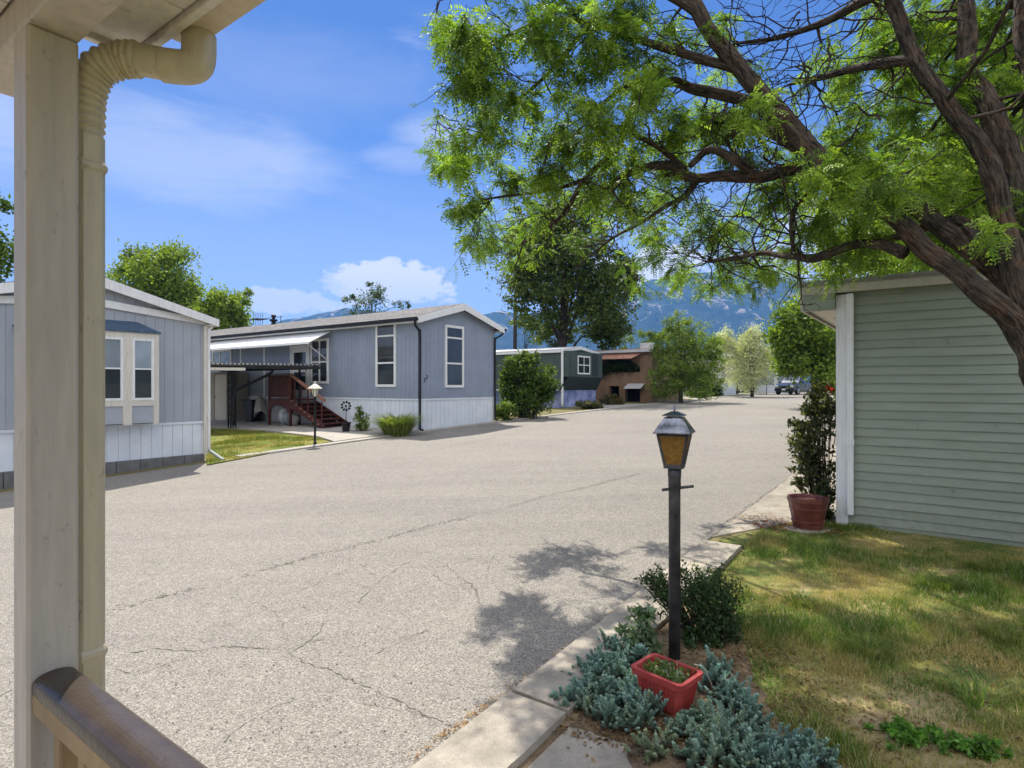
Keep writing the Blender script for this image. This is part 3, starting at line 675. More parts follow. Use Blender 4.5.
# ---- carport between the two: flat corrugated roof on posts, and the shed under it
cp = thing('carport', 'flat corrugated carport roof with black edge on a lattice post and a thin post', 'carport', H2.location, ANG)
zc0 = 2.20
m_corr = M('corrugated_steel', (.34, .33, .31), .45, .25, 9, .1, 60, .5)
cr = MB(); F0, F1, B1, B0 = Vector((-.62, 4.42)), Vector((-3.95, 6.85)), Vector((-3.95, 12)), Vector((-.32, 12))
nw = 60
vs = []
for k in range(nw*2+1):
    t = k/(nw*2); f_ = F0.lerp(F1, t); b_ = B0.lerp(B1, t); z = zc0+(.05 if k % 4 in (1, 2) else 0)
    vs += [(f_.x-.02, f_.y-.03, z+.08), (b_.x, b_.y, z+.16)]
cr.add(vs, [(2*k, 2*k+2, 2*k+3, 2*k+1) for k in range(nw*2)])
cr.add([(x, y, z+.012) for x, y, z in vs], [(2*k, 2*k+1, 2*k+3, 2*k+2) for k in range(nw*2)])
cr.build('roof_sheet', m_corr, cp)
ed = MB(); dd = (F1-F0).normalized(); nn = Vector((-dd.y, dd.x))
def beam(mb, A, B, w_, z0, z1):
    d = (B-A).normalized(); n_ = Vector((-d.y, d.x))*w_/2; mb.add([(A.x-n_.x, A.y-n_.y, z0), (B.x-n_.x, B.y-n_.y, z0), (B.x+n_.x, B.y+n_.y, z0), (A.x+n_.x, A.y+n_.y, z0), (A.x-n_.x, A.y-n_.y, z1), (B.x-n_.x, B.y-n_.y, z1), (B.x+n_.x, B.y+n_.y, z1), (A.x+n_.x, A.y+n_.y, z1)], [(0, 3, 2, 1), (4, 5, 6, 7), (0, 1, 5, 4), (1, 2, 6, 5), (2, 3, 7, 6), (3, 0, 4, 7)])
beam(ed, F0, F1, .06, zc0-.05, zc0+.06); beam(ed, F0+Vector((.0, .05)), B0, .06, zc0-.04, zc0+.065); beam(ed, F1+Vector((0, .05)), B1, .06, zc0-.04, zc0+.065)
for k in range(1, 5): beam(ed, F0.lerp(B0, k/5)+Vector((-.04, 0)), F1.lerp(B1, k/5)+Vector((.04, 0)), .05, zc0-.03, zc0+.055)
fix(ed.build('frame', m_black, cp))
q = loc_of(cp, G(299.5, 425, .06)); MB().tube([(q.x, q.y, .0), (q.x, q.y, zc0-.04)], .04, 8).build('post', m_black, cp)
q = loc_of(cp, G(232, 428.5, .06)); lp = MB()
for dx, dy in ((-.09, -.09), (.09, -.09), (.09, .09), (-.09, .09)): lp.box(q.x+dx-.018, q.x+dx+.018, q.y+dy-.018, q.y+dy+.018, 0, zc0-.04)
for k in range(14):
    z = .1+k*.145
    for (ax, ay), (bx, by) in (((-.09, -.09), (.09, -.09)), ((-.09, -.09), (-.09, .09)), ((.09, -.09), (.09, .09)), ((-.09, .09), (.09, .09))):
        e = 1 if k % 2 else -1
        lp.tube([(q.x+ax, q.y+ay, z if e > 0 else z+.14), (q.x+bx, q.y+by, z+.14 if e > 0 else z)], .012, 5)
lp.build('lattice_post', m_black, cp)
gq = q; pipe_down('drain_pipe', cp, [(q.x+1.0, q.y-.95, zc0-.05), (q.x+.95, q.y-.88, zc0-.22), (q.x+.2, q.y-.2, zc0-.75), (q.x+.02, q.y-.16, zc0-1.0), (q.x+.0, q.y-.16, .1)], m_black, .05)
beam_g = MB(); beam(beam_g, F1+Vector((-.02, -.09)), F0.lerp(F1, .62)+Vector((-.02, -.09)), .1, zc0-.12, zc0-.02); fix(beam_g.build('gutter', m_cream, cp))
sc_ = G(229, 421.5, .06); sd = thing('storage_shed', 'beige storage shed with a plain pale door under the carport', 'shed', sc_, ANG)
m_shed = M('beige_panel', (.30, .27, .22), .7, .1, 2, .1, 30); m_sdoor = M('pale_door', (.52, .48, .41), .6, .08, 2, .06, 30)
shx = -loc_of(H2, sc_).x-.03
fix(MB().bbox(0, shx, 0, 2.6, -.1, 2.10, .02).build('wall', m_shed, sd))
do = fix(MB().bbox(-.03, -.003, .16, 1.12, .04, 1.98, .006).build('door', m_sdoor, sd))
df = MB(); df.box(-.045, -.003, .09, .15, 0, 2.03); df.box(-.045, -.003, 1.13, 1.19, 0, 2.03); df.box(-.045, -.003, .15, 1.13, 1.985, 2.04); fix(df.build('door_frame', m_shed, do))
fix(MB().lathe([(0, 0), (.03, .01), (.03, .03), (0, .05)], 10).build('handle', m_black, do)); bpy.data.objects['handle' if 'handle.001' not in bpy.data.objects else 'handle.001'].location = (-.05, 1.04, 1.0)
# ---- red wooden steps at the door
m_red = M('red_stained_wood', (.07, .0135, .007), .6, .3, 5, .2, 40, stretch=(1, 1, .2))
m_red2 = M('worn_red_edge', (.26, .12, .075), .7, .3, 9, .2, 40)
stp = thing('wooden_steps', 'red-stained wooden landing with railing and steps down the side of the blue-grey home', 'steps', H2.location, ANG)
ox = -1.12; yl1 = hl(H2, 268, 400, 'x', ox).y; yl0 = hl(H2, 290, 400, 'x', ox).y; ye = hl(H2, 322, 423, 'x', ox).y; zL = skz+.0; gz0 = .06
rt = zL+.92
ld = MB(); ld.bbox(ox, -.03, yl0, yl1, zL-.05, zL, .008); fix(ld.build('landing', m_red, stp))
fm_ = MB(); fm_.box(ox-.0, ox+.04, yl0+.08, yl1-.08, zL-.24, zL-.053); fm_.box(ox+.05, -.04, yl1-.05, yl1-.01, zL-.24, zL-.053)
for k in range(10):     # arched skirt under the landing
    a0 = yl0+.09+(yl1-yl0-.18)*k/10; a1 = yl0+.09+(yl1-yl0-.18)*(k+1)/10; c = abs((k+.5)/10-.5)*2
    fm_.box(ox+.005, ox+.03, a0, a1, zL-.25-.22*c**3-.02, zL-.242)
fix(fm_.build('fascia', m_red, stp))
for (x, y) in ((ox+.0, yl1-.08), (ox+.0, yl0), (-.14, yl1-.08)): fix(MB().bbox(x, x+.09, y, y+.085, gz0-.06, rt-.004, .008).build('post', m_red, stp))
rl = MB(); nb = 12
for k in range(nb): a0 = yl0+.095+(yl1-yl0-.19)*k/nb; rl.box(ox+.01, ox+.03, a0, a0+(yl1-yl0-.19)/nb-.03, zL+.07, rt-.05)
rl.box(ox+.032, ox+.06, yl0+.09, yl1-.09, rt-.12, rt-.02); rl.bbox(ox-.02, ox+.11, yl0-.03, yl1+.03, rt, rt+.035, .006); rl.box(ox+.032, ox+.06, yl0+.09, yl1-.09, zL+.05, zL+.12)
for k in range(9): a0 = ox+.13+k*.1; rl.box(a0, a0+.08, yl1-.05, yl1-.03, zL+.07, rt-.02)
fix(rl.build('railing', m_red, stp))
ns = 6
for k in range(ns):
    z = gz0+(zL-gz0)*(ns-k)/(ns+1); ya_ = yl0-(yl0-ye)*(k)/ns; yb_ = yl0-(yl0-ye)*(k+1)/ns
    sg = MB(); sg.bbox(ox+.05, -.05, yb_-.03, ya_, z-.04, z, .006); sg.box(ox+.06, -.06, ya_-.03, ya_-.004, z-.041-(zL-gz0)/(ns+1)+.003, z-.043); fix(sg.build('tread', m_red, stp))
for x in (ox+.0, -.045):
    f_ = lambda p, q, e, x=x: (x+e, p, q)
    fix(MB().prism([(yl0-.003, zL-.06), (yl0-.003, zL-.36), (ye-.0, gz0), (ye-.12, gz0), (ye-.12, gz0+.12)], 0, .04, f_).build('stringer', m_red, stp))
hr = MB(); hr.prism([(yl0-.0, rt+.03), (yl0-.0, rt-.05), (ye-.1, gz0+.92), (ye-.1, gz0+1.0)], ox-.02, ox+.085, lambda p, q, e: (e, p, q)); fix(hr.build('handrail', m_red2, stp))
for k in range(5):
    y = yl0-.22-(yl0-ye-.2)*k/4.3; zz_ = zL-(zL-gz0)*(yl0-y)/(yl0-ye); fix(MB().box(ox+.045, ox+.08, y-.02, y+.02, zz_-.1, zz_+.86).build('baluster', m_red, stp))
for k in range(7):
    bl = MB(); a0 = yl0-.06-(yl0-ye)*k/7.3; z_ = zL-(zL-gz0)*(yl0-a0)/(yl0-ye); bl.box(ox-.006, ox-.001, a0-.14, a0, z_-.06, z_-.01); fix(bl.build('edge_trim', m_red2, stp))
# under and beside the landing
m_plast = M('white_plastic', (.55, .57, .60), .45, .15, 6, .2, 12); m_canvas = M('pale_canvas', (.40, .37, .33), .85, .2, 6, .3, 14); m_gbag = M('grey_plastic', (.26, .27, .30), .5, .2, 5, .3, 14)
def onH2(x, y, z=.06): a = ANG; o = H2.location; return Vector((o.x+x*math.cos(a)-y*math.sin(a), o.y+x*math.sin(a)+y*math.cos(a), o.z+z))
ym = (yl0+yl1)/2
for lab, mt, x, y, r_, sd_ in (('white plastic sack, tallest of those under the red landing', m_plast, -.72, ym+.25, (.20, .20, .36), 1), ('blue-grey plastic sack slumped under the middle of the red landing', m_gbag, -.80, ym-.10, (.22, .2, .26), 2), ('small beige sack under the red landing beside the steps', m_canvas, -.75, ym-.48, (.17, .17, .22), 3)):
    o = MB().blob((0, 0, r_[2]*.93), r_, 14, .35, sd_).build('sack', mt, smooth=True, loc=onH2(x, y)); tag(o, lab, 'sack', 'sacks under the landing')
bn = thing('waste_bin', 'black waste bin standing against the white skirting left of the red landing', 'bin', onH2(-.42, hl(H2, 254, 410, 'x', -.42).y), ANG)
fix(MB().prism([(-.24, 0), (.24, 0), (.29, .84), (-.29, .84)], -.26, .26, lambda p, q, e: (e, p, q)).build('body', m_black, bn)); fix(MB().bbox(-.3, .3, -.32, .32, .845, .90, .02).build('lid', m_black, bn))
um = thing('patio_umbrella', 'furled pale canvas parasol leaning beside the black bin', 'umbrella', onH2(-.85, hl(H2, 262, 415, 'x', -.85).y), ANG)
MB().tube([(0, 0, 0), (.1, .35, 1.1)], .018, 6).build('pole', m_black, um)
cn = MB(); pts = [(.03+.02*k, .1+.062*k, .36+.19*k) for k in range(5)]
vs = []
for i_, p in enumerate(pts):
    for k in range(18):
        a = 2*math.pi*k/18; r_ = (.26, .24, .2, .15, .03)[i_]*(1+.18*(1 if k % 3 == 0 else -.5)); vs.append((p[0]+r_*math.cos(a), p[1]+r_*math.sin(a), p[2]+(.12*math.sin(a*2) if i_ == 0 else 0)))
cn.add(vs, [(i_*18+k, i_*18+(k+1) % 18, (i_+1)*18+(k+1) % 18, (i_+1)*18+k) for i_ in range(4) for k in range(18)]); cn.build('canopy', m_canvas, um, True)

# ---- green, brown, beige and grey homes farther up the street
m_dgreen = M('dark_green_siding', (.052, .075, .07), .6, .15, 2, .1, 30); m_dgreen2 = M('darkest_green', (.02, .033, .034), .6, .15, 2, .1, 30)
m_membrane = M('pale_roof_sheet', (.52, .52, .52), .6, .12, 2, .1, 20)
m_mural = M('blue_panel', (.10, .19, .52), .6, .5, 1.7, .05, 20, col2=(.42, .45, .68))
C3 = G(561, 408)
pr_ = thing('probe', 'x', 'x', C3, ANG); w3 = hl(pr_, 601.5, 400, 'y', -.35).x; e3 = hl(pr_, 562, 350.5, 'y', 0).z; p3 = e3+.2; bpy.data.objects.remove(pr_)
H3, i3 = home('mobile_home', 'dark green mobile home with a bay window, white roof edge and blue panels below', C3, 0, w3, 12, e3, p3+.02, .9, m_dgreen, m_mural, m_membrane, m_white, ov=.12, pitch=.4, rake=.14)
f3 = lambda a, d, z: (a, -d, z)
b0_, b1_ = hl(H3, 568, 380, 'y', -.4).x, w3+.0; zb_ = hl(H3, 585, 377, 'y', -.4).z; ztop = e3-.02
zl_ = hl(H3, 585, 390, 'y', 0).z
bm = MB(); bm.box(b0_, b1_, -.40, -.002, zb_, ztop); fix(bm.build('bay', m_dgreen, H3))
bl = MB(); planks_n = 4
for k in range(planks_n):
    d0 = .40*(1-k/planks_n); d1 = .40*(1-(k+1)/planks_n); za = zb_-(zb_-zl_)*k/planks_n-.002; zb2 = zb_-(zb_-zl_)*(k+1)/planks_n
    bl.add([f3(b0_-.1*k, d0, za), f3(b1_, d0, za), f3(b1_, d1+.03, zb2), f3(b0_-.1*(k+1), d1+.03, zb2)], [(0, 1, 2, 3)])
bl.build('bay_base', m_dgreen2, H3)
fb3 = lambda a, d, z: (a, -.40-d, z)
a, b = hl(H3, 577.5, 355.5, 'y', -.4), hl(H3, 589.8, 374.5, 'y', -.4)
window(H3, fb3, a.x, b.x, b.z, a.z, ((a.z+b.z)/2,), ((a.x+b.x)/2,), .08, proud=.03)
a2, b2 = hl(H3, 592.5, 354.5, 'y', -.4), hl(H3, 597.8, 376, 'y', -.4)
fix(MB().box(a2.x, b2.x, -.43, -.403, b2.z, a2.z).build('shutter', m_dgreen2, H3)); a2 = hl(H3, 570, 354, 'y', -.4).x; b2x = hl(H3, 576, 354, 'y', -.4).x
fix(MB().box(a2, b2x, -.43, -.403, b2.z, b.z+1.05).build('shutter', m_dgreen, H3))
pipe_down('downspout', H3, [(0.0, -.08, e3+.02), (0, -.08, 1.5), (0, -.08, .05)], m_white, .07)
fix(MB().box(-.35, -.005, .05, 4.6, .95, 1.0).build('ledge', m_white, H3))
H3b = thing('mobile_home', 'low dark green roof with pale edge rising behind the dark green home', 'mobile home', Vector((C3.x-1.0, C3.y+8.5, gz(C3.x-1, C3.y+8.5))), ANG)
w_ = MB(); w_.bbox(-1.5, 2.6, 0, 9, -.2, 3.25, .03); fix(w_.build('wall', m_dgreen, H3b))
rf = MB(); rf.prism([(-1.8, 3.26), (-.6, 3.42), (.55, 3.48), (1.7, 3.42), (2.9, 3.26), (2.9, 3.34), (1.7, 3.56), (.55, 3.63), (-.6, 3.56), (-1.8, 3.34)], -.3, 9.2, lambda p, q, e: (p, e, q)); fix(rf.build('roof', M('green_roof_edge', (.22, .28, .26), .6, .1, 2, .1, 20), H3b))

m_stucco = M('brown_stucco', (.235, .14, .085), .85, .25, 1.2, .35, 30); m_tileroof = M('terracotta_roof', (.48, .25, .17), .8, .25, 5, .3, 12); m_dark = M('painted_shade', (.012, .012, .013), .7, .2, 3, 0)
C4 = G(652.5, 402.5); H4 = thing('two_storey_house', 'brown stucco house with an arched vine-hung balcony behind the dark green home', 'house', C4, ANG)
def h4(px, py, d=0.0): q = hl(H4, px, py, 'x', d); return q
ya4, yb4 = h4(640, 380).y, h4(603, 380).y; ztp = h4(650, 352).z; zmid0, zmid1 = h4(640, 372).z, h4(640, 386).z
wl = MB(); L4 = h4(600, 380).y
# the street corner pier, the middle band and the wall over the arch
wl.box(0, 5.5, -.0, ya4, -.3, ztp)
wl.box(.02, .4, ya4+.003, L4+3, zmid1, zmid0)
arch = []
def arch_z(y): c = (y-(ya4+yb4)/2)/((yb4-ya4)/2); return zmid0+ (ztp-.45-zmid0)*math.sqrt(max(0, 1-min(1, abs(c))**2.2))
n = 16
for k in range(n):
    y0_, y1_ = ya4+.003+(L4-ya4)*k/n, ya4+.003+(L4-ya4)*(k+1)/n; wl.box(.02, .4, y0_, y1_, arch_z((y0_+y1_)/2), ztp-.02)
y_p = h4(621, 390).y; wl.box(.02, .4, h4(625, 390).y, h4(619, 390).y, -.3, zmid1-.002); wl.box(.02, .4, h4(609, 390).y, L4+3, -.3, zmid1-.002)
wl.box(.024, .396, L4+.004, L4+3, zmid0+.002, ztp-.03)
wl.box(2.2, 5.5, ya4+.003, L4+3, -.3, ztp-.01)
fix(wl.build('wall', m_stucco, H4))
fix(MB().box(1.2, 2.15, ya4+.01, L4+2.9, -.2, ztp-.1).build('porch_shade', m_dark, H4))  # near-black block: the shade inside the porch, painted as colour
fl = MB(); fl.box(-.45, 6, -.4, L4+3.2, ztp+.003, ztp+.16); fix(fl.build('roof', m_membrane, H4))
f2 = MB(); yt = h4(636, 350).y; f2.add([(-.7, yt, ztp-.42), (-.7, L4+1.5, ztp-.42), (.3, L4+1.5, ztp+.2), (.3, yt-.8, ztp+.2), (-.7, yt, ztp-.36), (-.7, L4+1.5, ztp-.36), (.3, L4+1.5, ztp+.26), (.3, yt-.8, ztp+.26)], [(0, 1, 2, 3), (4, 7, 6, 5), (0, 4, 5, 1), (0, 3, 7, 4)]); f2.build('tiled_roof', m_tileroof, H4)
cm = h4(648, 346, 2.2); fix(MB().bbox(2.0, 3.4, cm.y-.4, cm.y+.5, ztp+.165, ztp+.75, .03).build('chimney', m_membrane, H4))
aw4 = MB(); ya_, yb_ = h4(645, 388).y, h4(628, 388).y; z4 = h4(640, 384).z; aw4.add([(-.0, ya_, z4), (-.0, yb_, z4), (-.7, yb_, z4-.3), (-.7, ya_, z4-.3), (-.0, ya_, z4+.03), (-.0, yb_, z4+.03), (-.7, yb_, z4-.27), (-.7, ya_, z4-.27)], [(0, 1, 2, 3), (4, 7, 6, 5), (2, 6, 7, 3)]); aw4.build('awning', m_membrane, H4)
m_lf = leafmat('leaf')
def leafcloud(n, c, r, L, a, b, var=.2): 
    p = np.array(c)+NR.normal(size=(n, 3))*np.array(r)*.5; return leaf_quads(p, rand_dirs(n), rand_dirs(n), L*NR.uniform(.6, 1.3, n), L*.55*NR.uniform(.6, 1.3, n)), tints(n, a, b, var)
V_, T_ = [], []
for k in range(36):
    y = ya4+.2+(L4-ya4)*R.random(); q, t_ = leafcloud(70, (-.08, y, zmid0+.1+(arch_z(y)-zmid0)*R.uniform(0, .9)), (.25, .5, .35), .16, (.02, .035, .012), (.045, .075, .02)); V_.append(q); T_.append(t_)
quadmesh('hanging_vine', np.concatenate(V_), np.concatenate(T_), m_lf, H4)
m_beige = M('beige_siding', (.42, .38, .32), .7, .1, 2, .1, 20); m_grey2 = M('grey_blue_siding', (.24, .26, .31), .7, .1, 2, .1, 20)
C5 = G(721, 396)
H5, i5 = home('mobile_home', 'beige mobile home with white skirting half hidden by the loose green tree', C5, 0, 4.6, 14, 3.1, 3.7, 1.0, m_beige, m_skirt, m_shing, m_white, pitch=.5)
a, b = hl(H5, 713.5, 364, 'x', 0), hl(H5, 716.8, 374, 'x', 0); window(H5, fx, a.y, b.y, b.z, a.z, (), (), .08)
fix(MB().box(-.06, -.002, -.02, .22, 1.07, 3.0).build('corner_board', m_white, H5))
C6 = G(777, 393.2)
H6, i6 = home('mobile_home', 'grey-blue mobile home with white corner board far behind the parked car', C6, 0, 5.2, 14, 3.0, 3.7, .8, m_grey2, m_skirt, m_shing, m_white, pitch=.5)
fix(MB().box(-.06, .0, -.06, .26, .86, 2.9).build('corner_board', m_white, H6))
a, b = hl(H6, 777.8, 367, 'y', 0), hl(H6, 780.2, 376, 'y', 0); window(H6, fy, a.x, b.x, b.z, a.z, (), (), .08)
fix(MB().box(-.012, -.003, hl(H6, 758, 380, 'x', 0).y, hl(H6, 754, 380, 'x', 0).y, .87, 2.6).build('door', M('dark_blue_door', (.06, .08, .2), .5, .1, 2, 0), H6))

# ---- green clapboard home on the right, seen end-on
def lapmat():
    m, nt, b = newmat('sage_clapboard'); v = objco(nt); t = nd(nt, 'ShaderNodeTexCoord'); se = nd(nt, 'ShaderNodeSeparateXYZ'); nt.links.new(t.outputs['Object'], se.inputs[0])
    fl = nd(nt, 'ShaderNodeMath', operation='MULTIPLY_ADD'); nt.links.new(se.outputs[2], fl.inputs[0]); fl.inputs[1].default_value = 27/2.85; fl.inputs[2].default_value = -.57; f2 = nd(nt, 'ShaderNodeMath', operation='FLOOR'); nt.links.new(fl.outputs[0], f2.inputs[0])
    wn = nd(nt, 'ShaderNodeTexWhiteNoise', noise_dimensions='1D'); nt.links.new(f2.outputs[0], wn.inputs['W'])
    c = ramp(nt, wn.outputs['Value'], [(0, (.232, .268, .205)), (1, (.262, .298, .23))])
    n1 = noise_n(nt, objco(nt, (1.2, 1.2, 6)), 2, 6, .65); r1 = ramp(nt, n1.outputs[0], [(.3, (.88, .88, .86)), (.6, (1.03, 1.03, 1.03))])
    c2 = mixc(nt, 1, c.outputs[0], r1.outputs[0], 'MULTIPLY')
    lowz = nd(nt, 'ShaderNodeMapRange'); nt.links.new(se.outputs[2], lowz.inputs[0]); lowz.inputs[1].default_value = .5; lowz.inputs[2].default_value = 0; n2 = noise_n(nt, v, 14, 6, .7); r2 = ramp(nt, n2.outputs[0], [(.45, (0, 0, 0)), (.62, (1, 1, 1))])
    mu = nd(nt, 'ShaderNodeMath', operation='MULTIPLY'); nt.links.new(lowz.outputs[0], mu.inputs[0]); nt.links.new(r2.outputs[0], mu.inputs[1])
    nt.links.new(mixc(nt, mu.outputs[0], c2, (.215, .22, .165)), b.inputs['Base Color']); b.inputs['Roughness'].default_value = .6; bumpn(nt, b, noise_n(nt, objco(nt, (3, 3, 40)), 6, 4).outputs[0], .12, .006); return m
m_lap = lapmat()
m_fas = paint('sage_trim', (.44, .41, .34), amount=.35); m_fas2 = M('grey_roof_edge', (.24, .235, .22), .8, .3, 6, .3, 30)
CG = G(839, 525.5); HG = thing('clapboard_home', 'sage green clapboard home wall at the right with white downspout at its corner', 'mobile home', CG, ANG)
ztG = hl(HG, 848, 293, 'x', 0).z; LG = 8.0
fxg = lambda a, d, z: (-d, -a, z)
lp_ = MB(); rows = 27
lap(lp_, fxg, .1, LG, .06, ztG+.05, rows); lp_.box(.03, .2, -LG, -.0, -.3, ztG+.05)
h_ = (ztG-.01)/rows
for j in range(14):
    rrow = R.randrange(1, rows-1); a_ = R.uniform(.5, 3.2); lp_.box(a_, a_+.004, .0, .0205, .06+rrow*h_+.003, .06+(rrow+1)*h_-.02, fxg)
fix(lp_.build('wall', m_lap, HG))
fix(MB().box(-.012, .03, -LG, -.1, -.25, .055).build('base_board', m_lap, HG))
sd2 = MB(); lap(sd2, lambda a, d, z: (a, d, z), .0, 14, -.1, ztG+.05, rows); fix(sd2.build('street_wall', m_lap, HG))
cb_ = MB(); cb_.box(-.028, .0, -.10, .03, -.1, ztG-.02); cb_.box(.002, .11, .016, .032, -.1, ztG-.02); fix(cb_.build('corner_board', m_white, HG))
ds = MB(); ds.bbox(-.10, -.030, -.165, -.09, .16, ztG-.02, .012); ds.bbox(-.105, -.028, -.17, -.085, 1.0, 1.08, .006); fix(ds.build('downspout', m_white, HG))
sl_ = .045; ovx, ovy = .12, .42
def rz_(y): return ztG+.02-sl_*0-(y if y > 0 else y)*(-0.0)
yo = ovy
rfx = MB(); rfx.box(-ovx-.03, 14.2, -LG, yo+.03, ztG+.128, ztG+.158); rfx.box(-ovx-.012, 14.2, -LG, yo+.012, ztG+.100, ztG+.127); fix(rfx.build('roof', m_fas2, HG))
fs = MB(); fs.box(-ovx, -ovx+.03, -LG, yo, ztG+.0, ztG+.099); fs.box(-ovx+.031, 14, yo-.03, yo, ztG-.2, ztG+.099); fix(fs.build('fascia', m_fas, HG))
fs2 = MB(); fs2.box(-ovx+.012, -.001, .035, yo-.031, ztG-.2, ztG-.001); fix(fs2.build('eave_end', m_lap, HG))
fix(MB().box(.04, 14, .016, yo-.032, ztG-.16, ztG-.145).build('soffit', m_cream, HG)); fix(MB().box(-ovx+.032, -.001, -LG, .034, ztG+.055, ztG+.07).build('soffit', m_cream, HG))

# ---- the porch we stand on: post, beam, boards, gutter, downspout, rail
PO = Vector((-.970, 1.180, 0)); PO.z = gz(PO.x, PO.y)
PR = thing('porch', 'cream painted porch corner with post, overhead boards, gutter downspout and brown handrail', 'porch', PO, ANG)
K = HC-PO.z      # eye height in the porch's own frame
m_post = paint('cream_post', (.53, .47, .40), amount=.8); m_board = paint('porch_board_paint', (.66, .62, .54), amount=.8); m_beige2 = paint('gutter_beige', (.56, .47, .33), amount=.6, rough=.45)
m_pipe = paint('downspout_cream', (.56, .49, .35), amount=.6, rough=.42); m_deck = M('deck_wood', (.22, .19, .16), .8, .2, 4, .2, 30)
fix(MB().bbox(0, .089, 0, .089, -.05, K+.729, .006).build('post', m_post, PR))
fix(MB().bbox(0.0, .091, -3.2, .42, K+.7295, K+.86, .005).build('beam', m_post, PR))
bd = MB()
for k in range(12): bd.bbox(.095+(-.0), .222, -3.2+k*.275+.0, -3.2+(k+1)*.275-.003, K+.80, K+.822, .003)
for k in range(12): bd.bbox(-3.2, -.004, -3.2+k*.30, -3.2+(k+1)*.30-.003, K+.80, K+.822, .003)
fix(bd.build('ceiling_boards', m_board, PR))
fs = MB(); fs.bbox(.224, .244, -3.2, .09, K+.785, K+.90, .003); fs.bbox(.095, .223, .072, .092, K+.785, K+.90, .003); fs.bbox(-3.2, -.003, .40, .42, K+.785, K+.90, .004); fix(fs.build('fascia', m_board, PR))
rr_ = MB(); rr_.bbox(-3.2, .0, -3.2, .44, K+.905, K+.935, .004); rr_.bbox(.002, .315, -3.2, .10, K+.905, K+.935, .004); fix(rr_.build('roof', m_shing, PR))
gt = MB(); gt.prism([(.287, K+.80), (.345, K+.80), (.37, K+.83), (.372, K+.90), (.364, K+.90), (.358, K+.835), (.34, K+.81), (.295, K+.81), (.295, K+.90), (.287, K+.90)], -3.2, -.045, lambda p, q, e: (p-.040, e, q)); gt.box(.249, .325, -.048, -.043, K+.803, K+.895)
fix(gt.build('gutter', m_beige2, PR))
q_o = (.325, -.105)
dp = thing_pts = None
cx, cy = .089+.031, .058
dn = MB(); dn.bbox(.0935, .148, .022, .098, .02, K+.56, .010); dno = fix(dn.build('downspout', m_pipe, PR))
for z_ in (K+.47, K-.60): fix(MB().bbox(.0915, .151, .018, .101, z_, z_+.025, .008).build('strap', m_pipe, dno))
path = catmull([(.118, .060, K+.545), (.118, .060, K+.60), (.121, .056, K+.655), (.135, .038, K+.702), (.165, .008, K+.727), (.19, -.022, K+.731), (.22, -.052, K+.727), (.245, -.080, K+.722)], 12)
rad = [(.0345+.0032*math.sin(i*2*math.pi/3.2)) if 6 < i < 60 else .033 for i in range(len(path))]
fine = catmull([tuple(p) for p in path], 4); rad = [.0345+(.0055*abs(math.sin(i*math.pi/15.5)) if 24 < i < 250 else 0) for i in range(len(fine))]
MB().tube(fine, rad, 20).build('flexible_elbow', m_pipe, dno, True)
el_ = MB(); el_.tube([tuple(p) for p in catmull([(.228, -.060, K+.723), (.262, -.094, K+.722), (.280, -.106, K+.734), (.285, -.108, K+.76), (.285, -.108, K+.802)], 6)], .0365, 16); el_.build('elbow', m_pipe, dno, True)
# rail: broad rounded cap over a narrower bar, balusters below
rz = K-.605
rail = MB(); prof = [(-.038, -.014)]+[(-.038*math.cos(a), .0+.022*math.sin(a)**.8) for a in [math.pi*k/16 for k in range(17)]]+[(.038, -.014), (.03, -.016), (.03, -.034), (.02, -.036), (.02, -.05), (-.02, -.05), (-.02, -.036), (-.03, -.034), (-.03, -.016)]
m_rail = M('brown_rail_paint', (.05, .035, .025), .3, .2, 8, .15, 60, col2=(.085, .062, .045)); m_wood = M('tan_wood', (.34, .235, .12), .6, .25, 5, .2, 40, stretch=(1, 1, .2))
rail.prism(prof, -3.2, -.004, lambda p, q, e: (.045+p, e, rz+q)); ro = fix(rail.build('handrail', m_rail, PR)); fix(MB().box(.008, .027, -3.2, -.004, rz-.052, rz-.016).build('rail_strip', m_wood, ro))
for k in range(18):
    y = -.055-k*.125; fix(MB().bbox(.027, .063, y-.036, y, rz-.80, rz-.052, .004).build('baluster', m_wood, PR))
fix(MB().bbox(.02, .07, -3.2, -.003, rz-.86, rz-.802, .006).build('bottom_rail', m_wood, PR))
dk = MB()
for k in range(22): dk.bbox(-3.2, .10, -3.2+k*.15, -3.2+k*.15+.143, K-1.58, K-1.55, .004)
dk.box(-3.1, .08, -3.1, .07, K-1.72, K-1.585); fix(dk.build('deck', m_deck, PR))
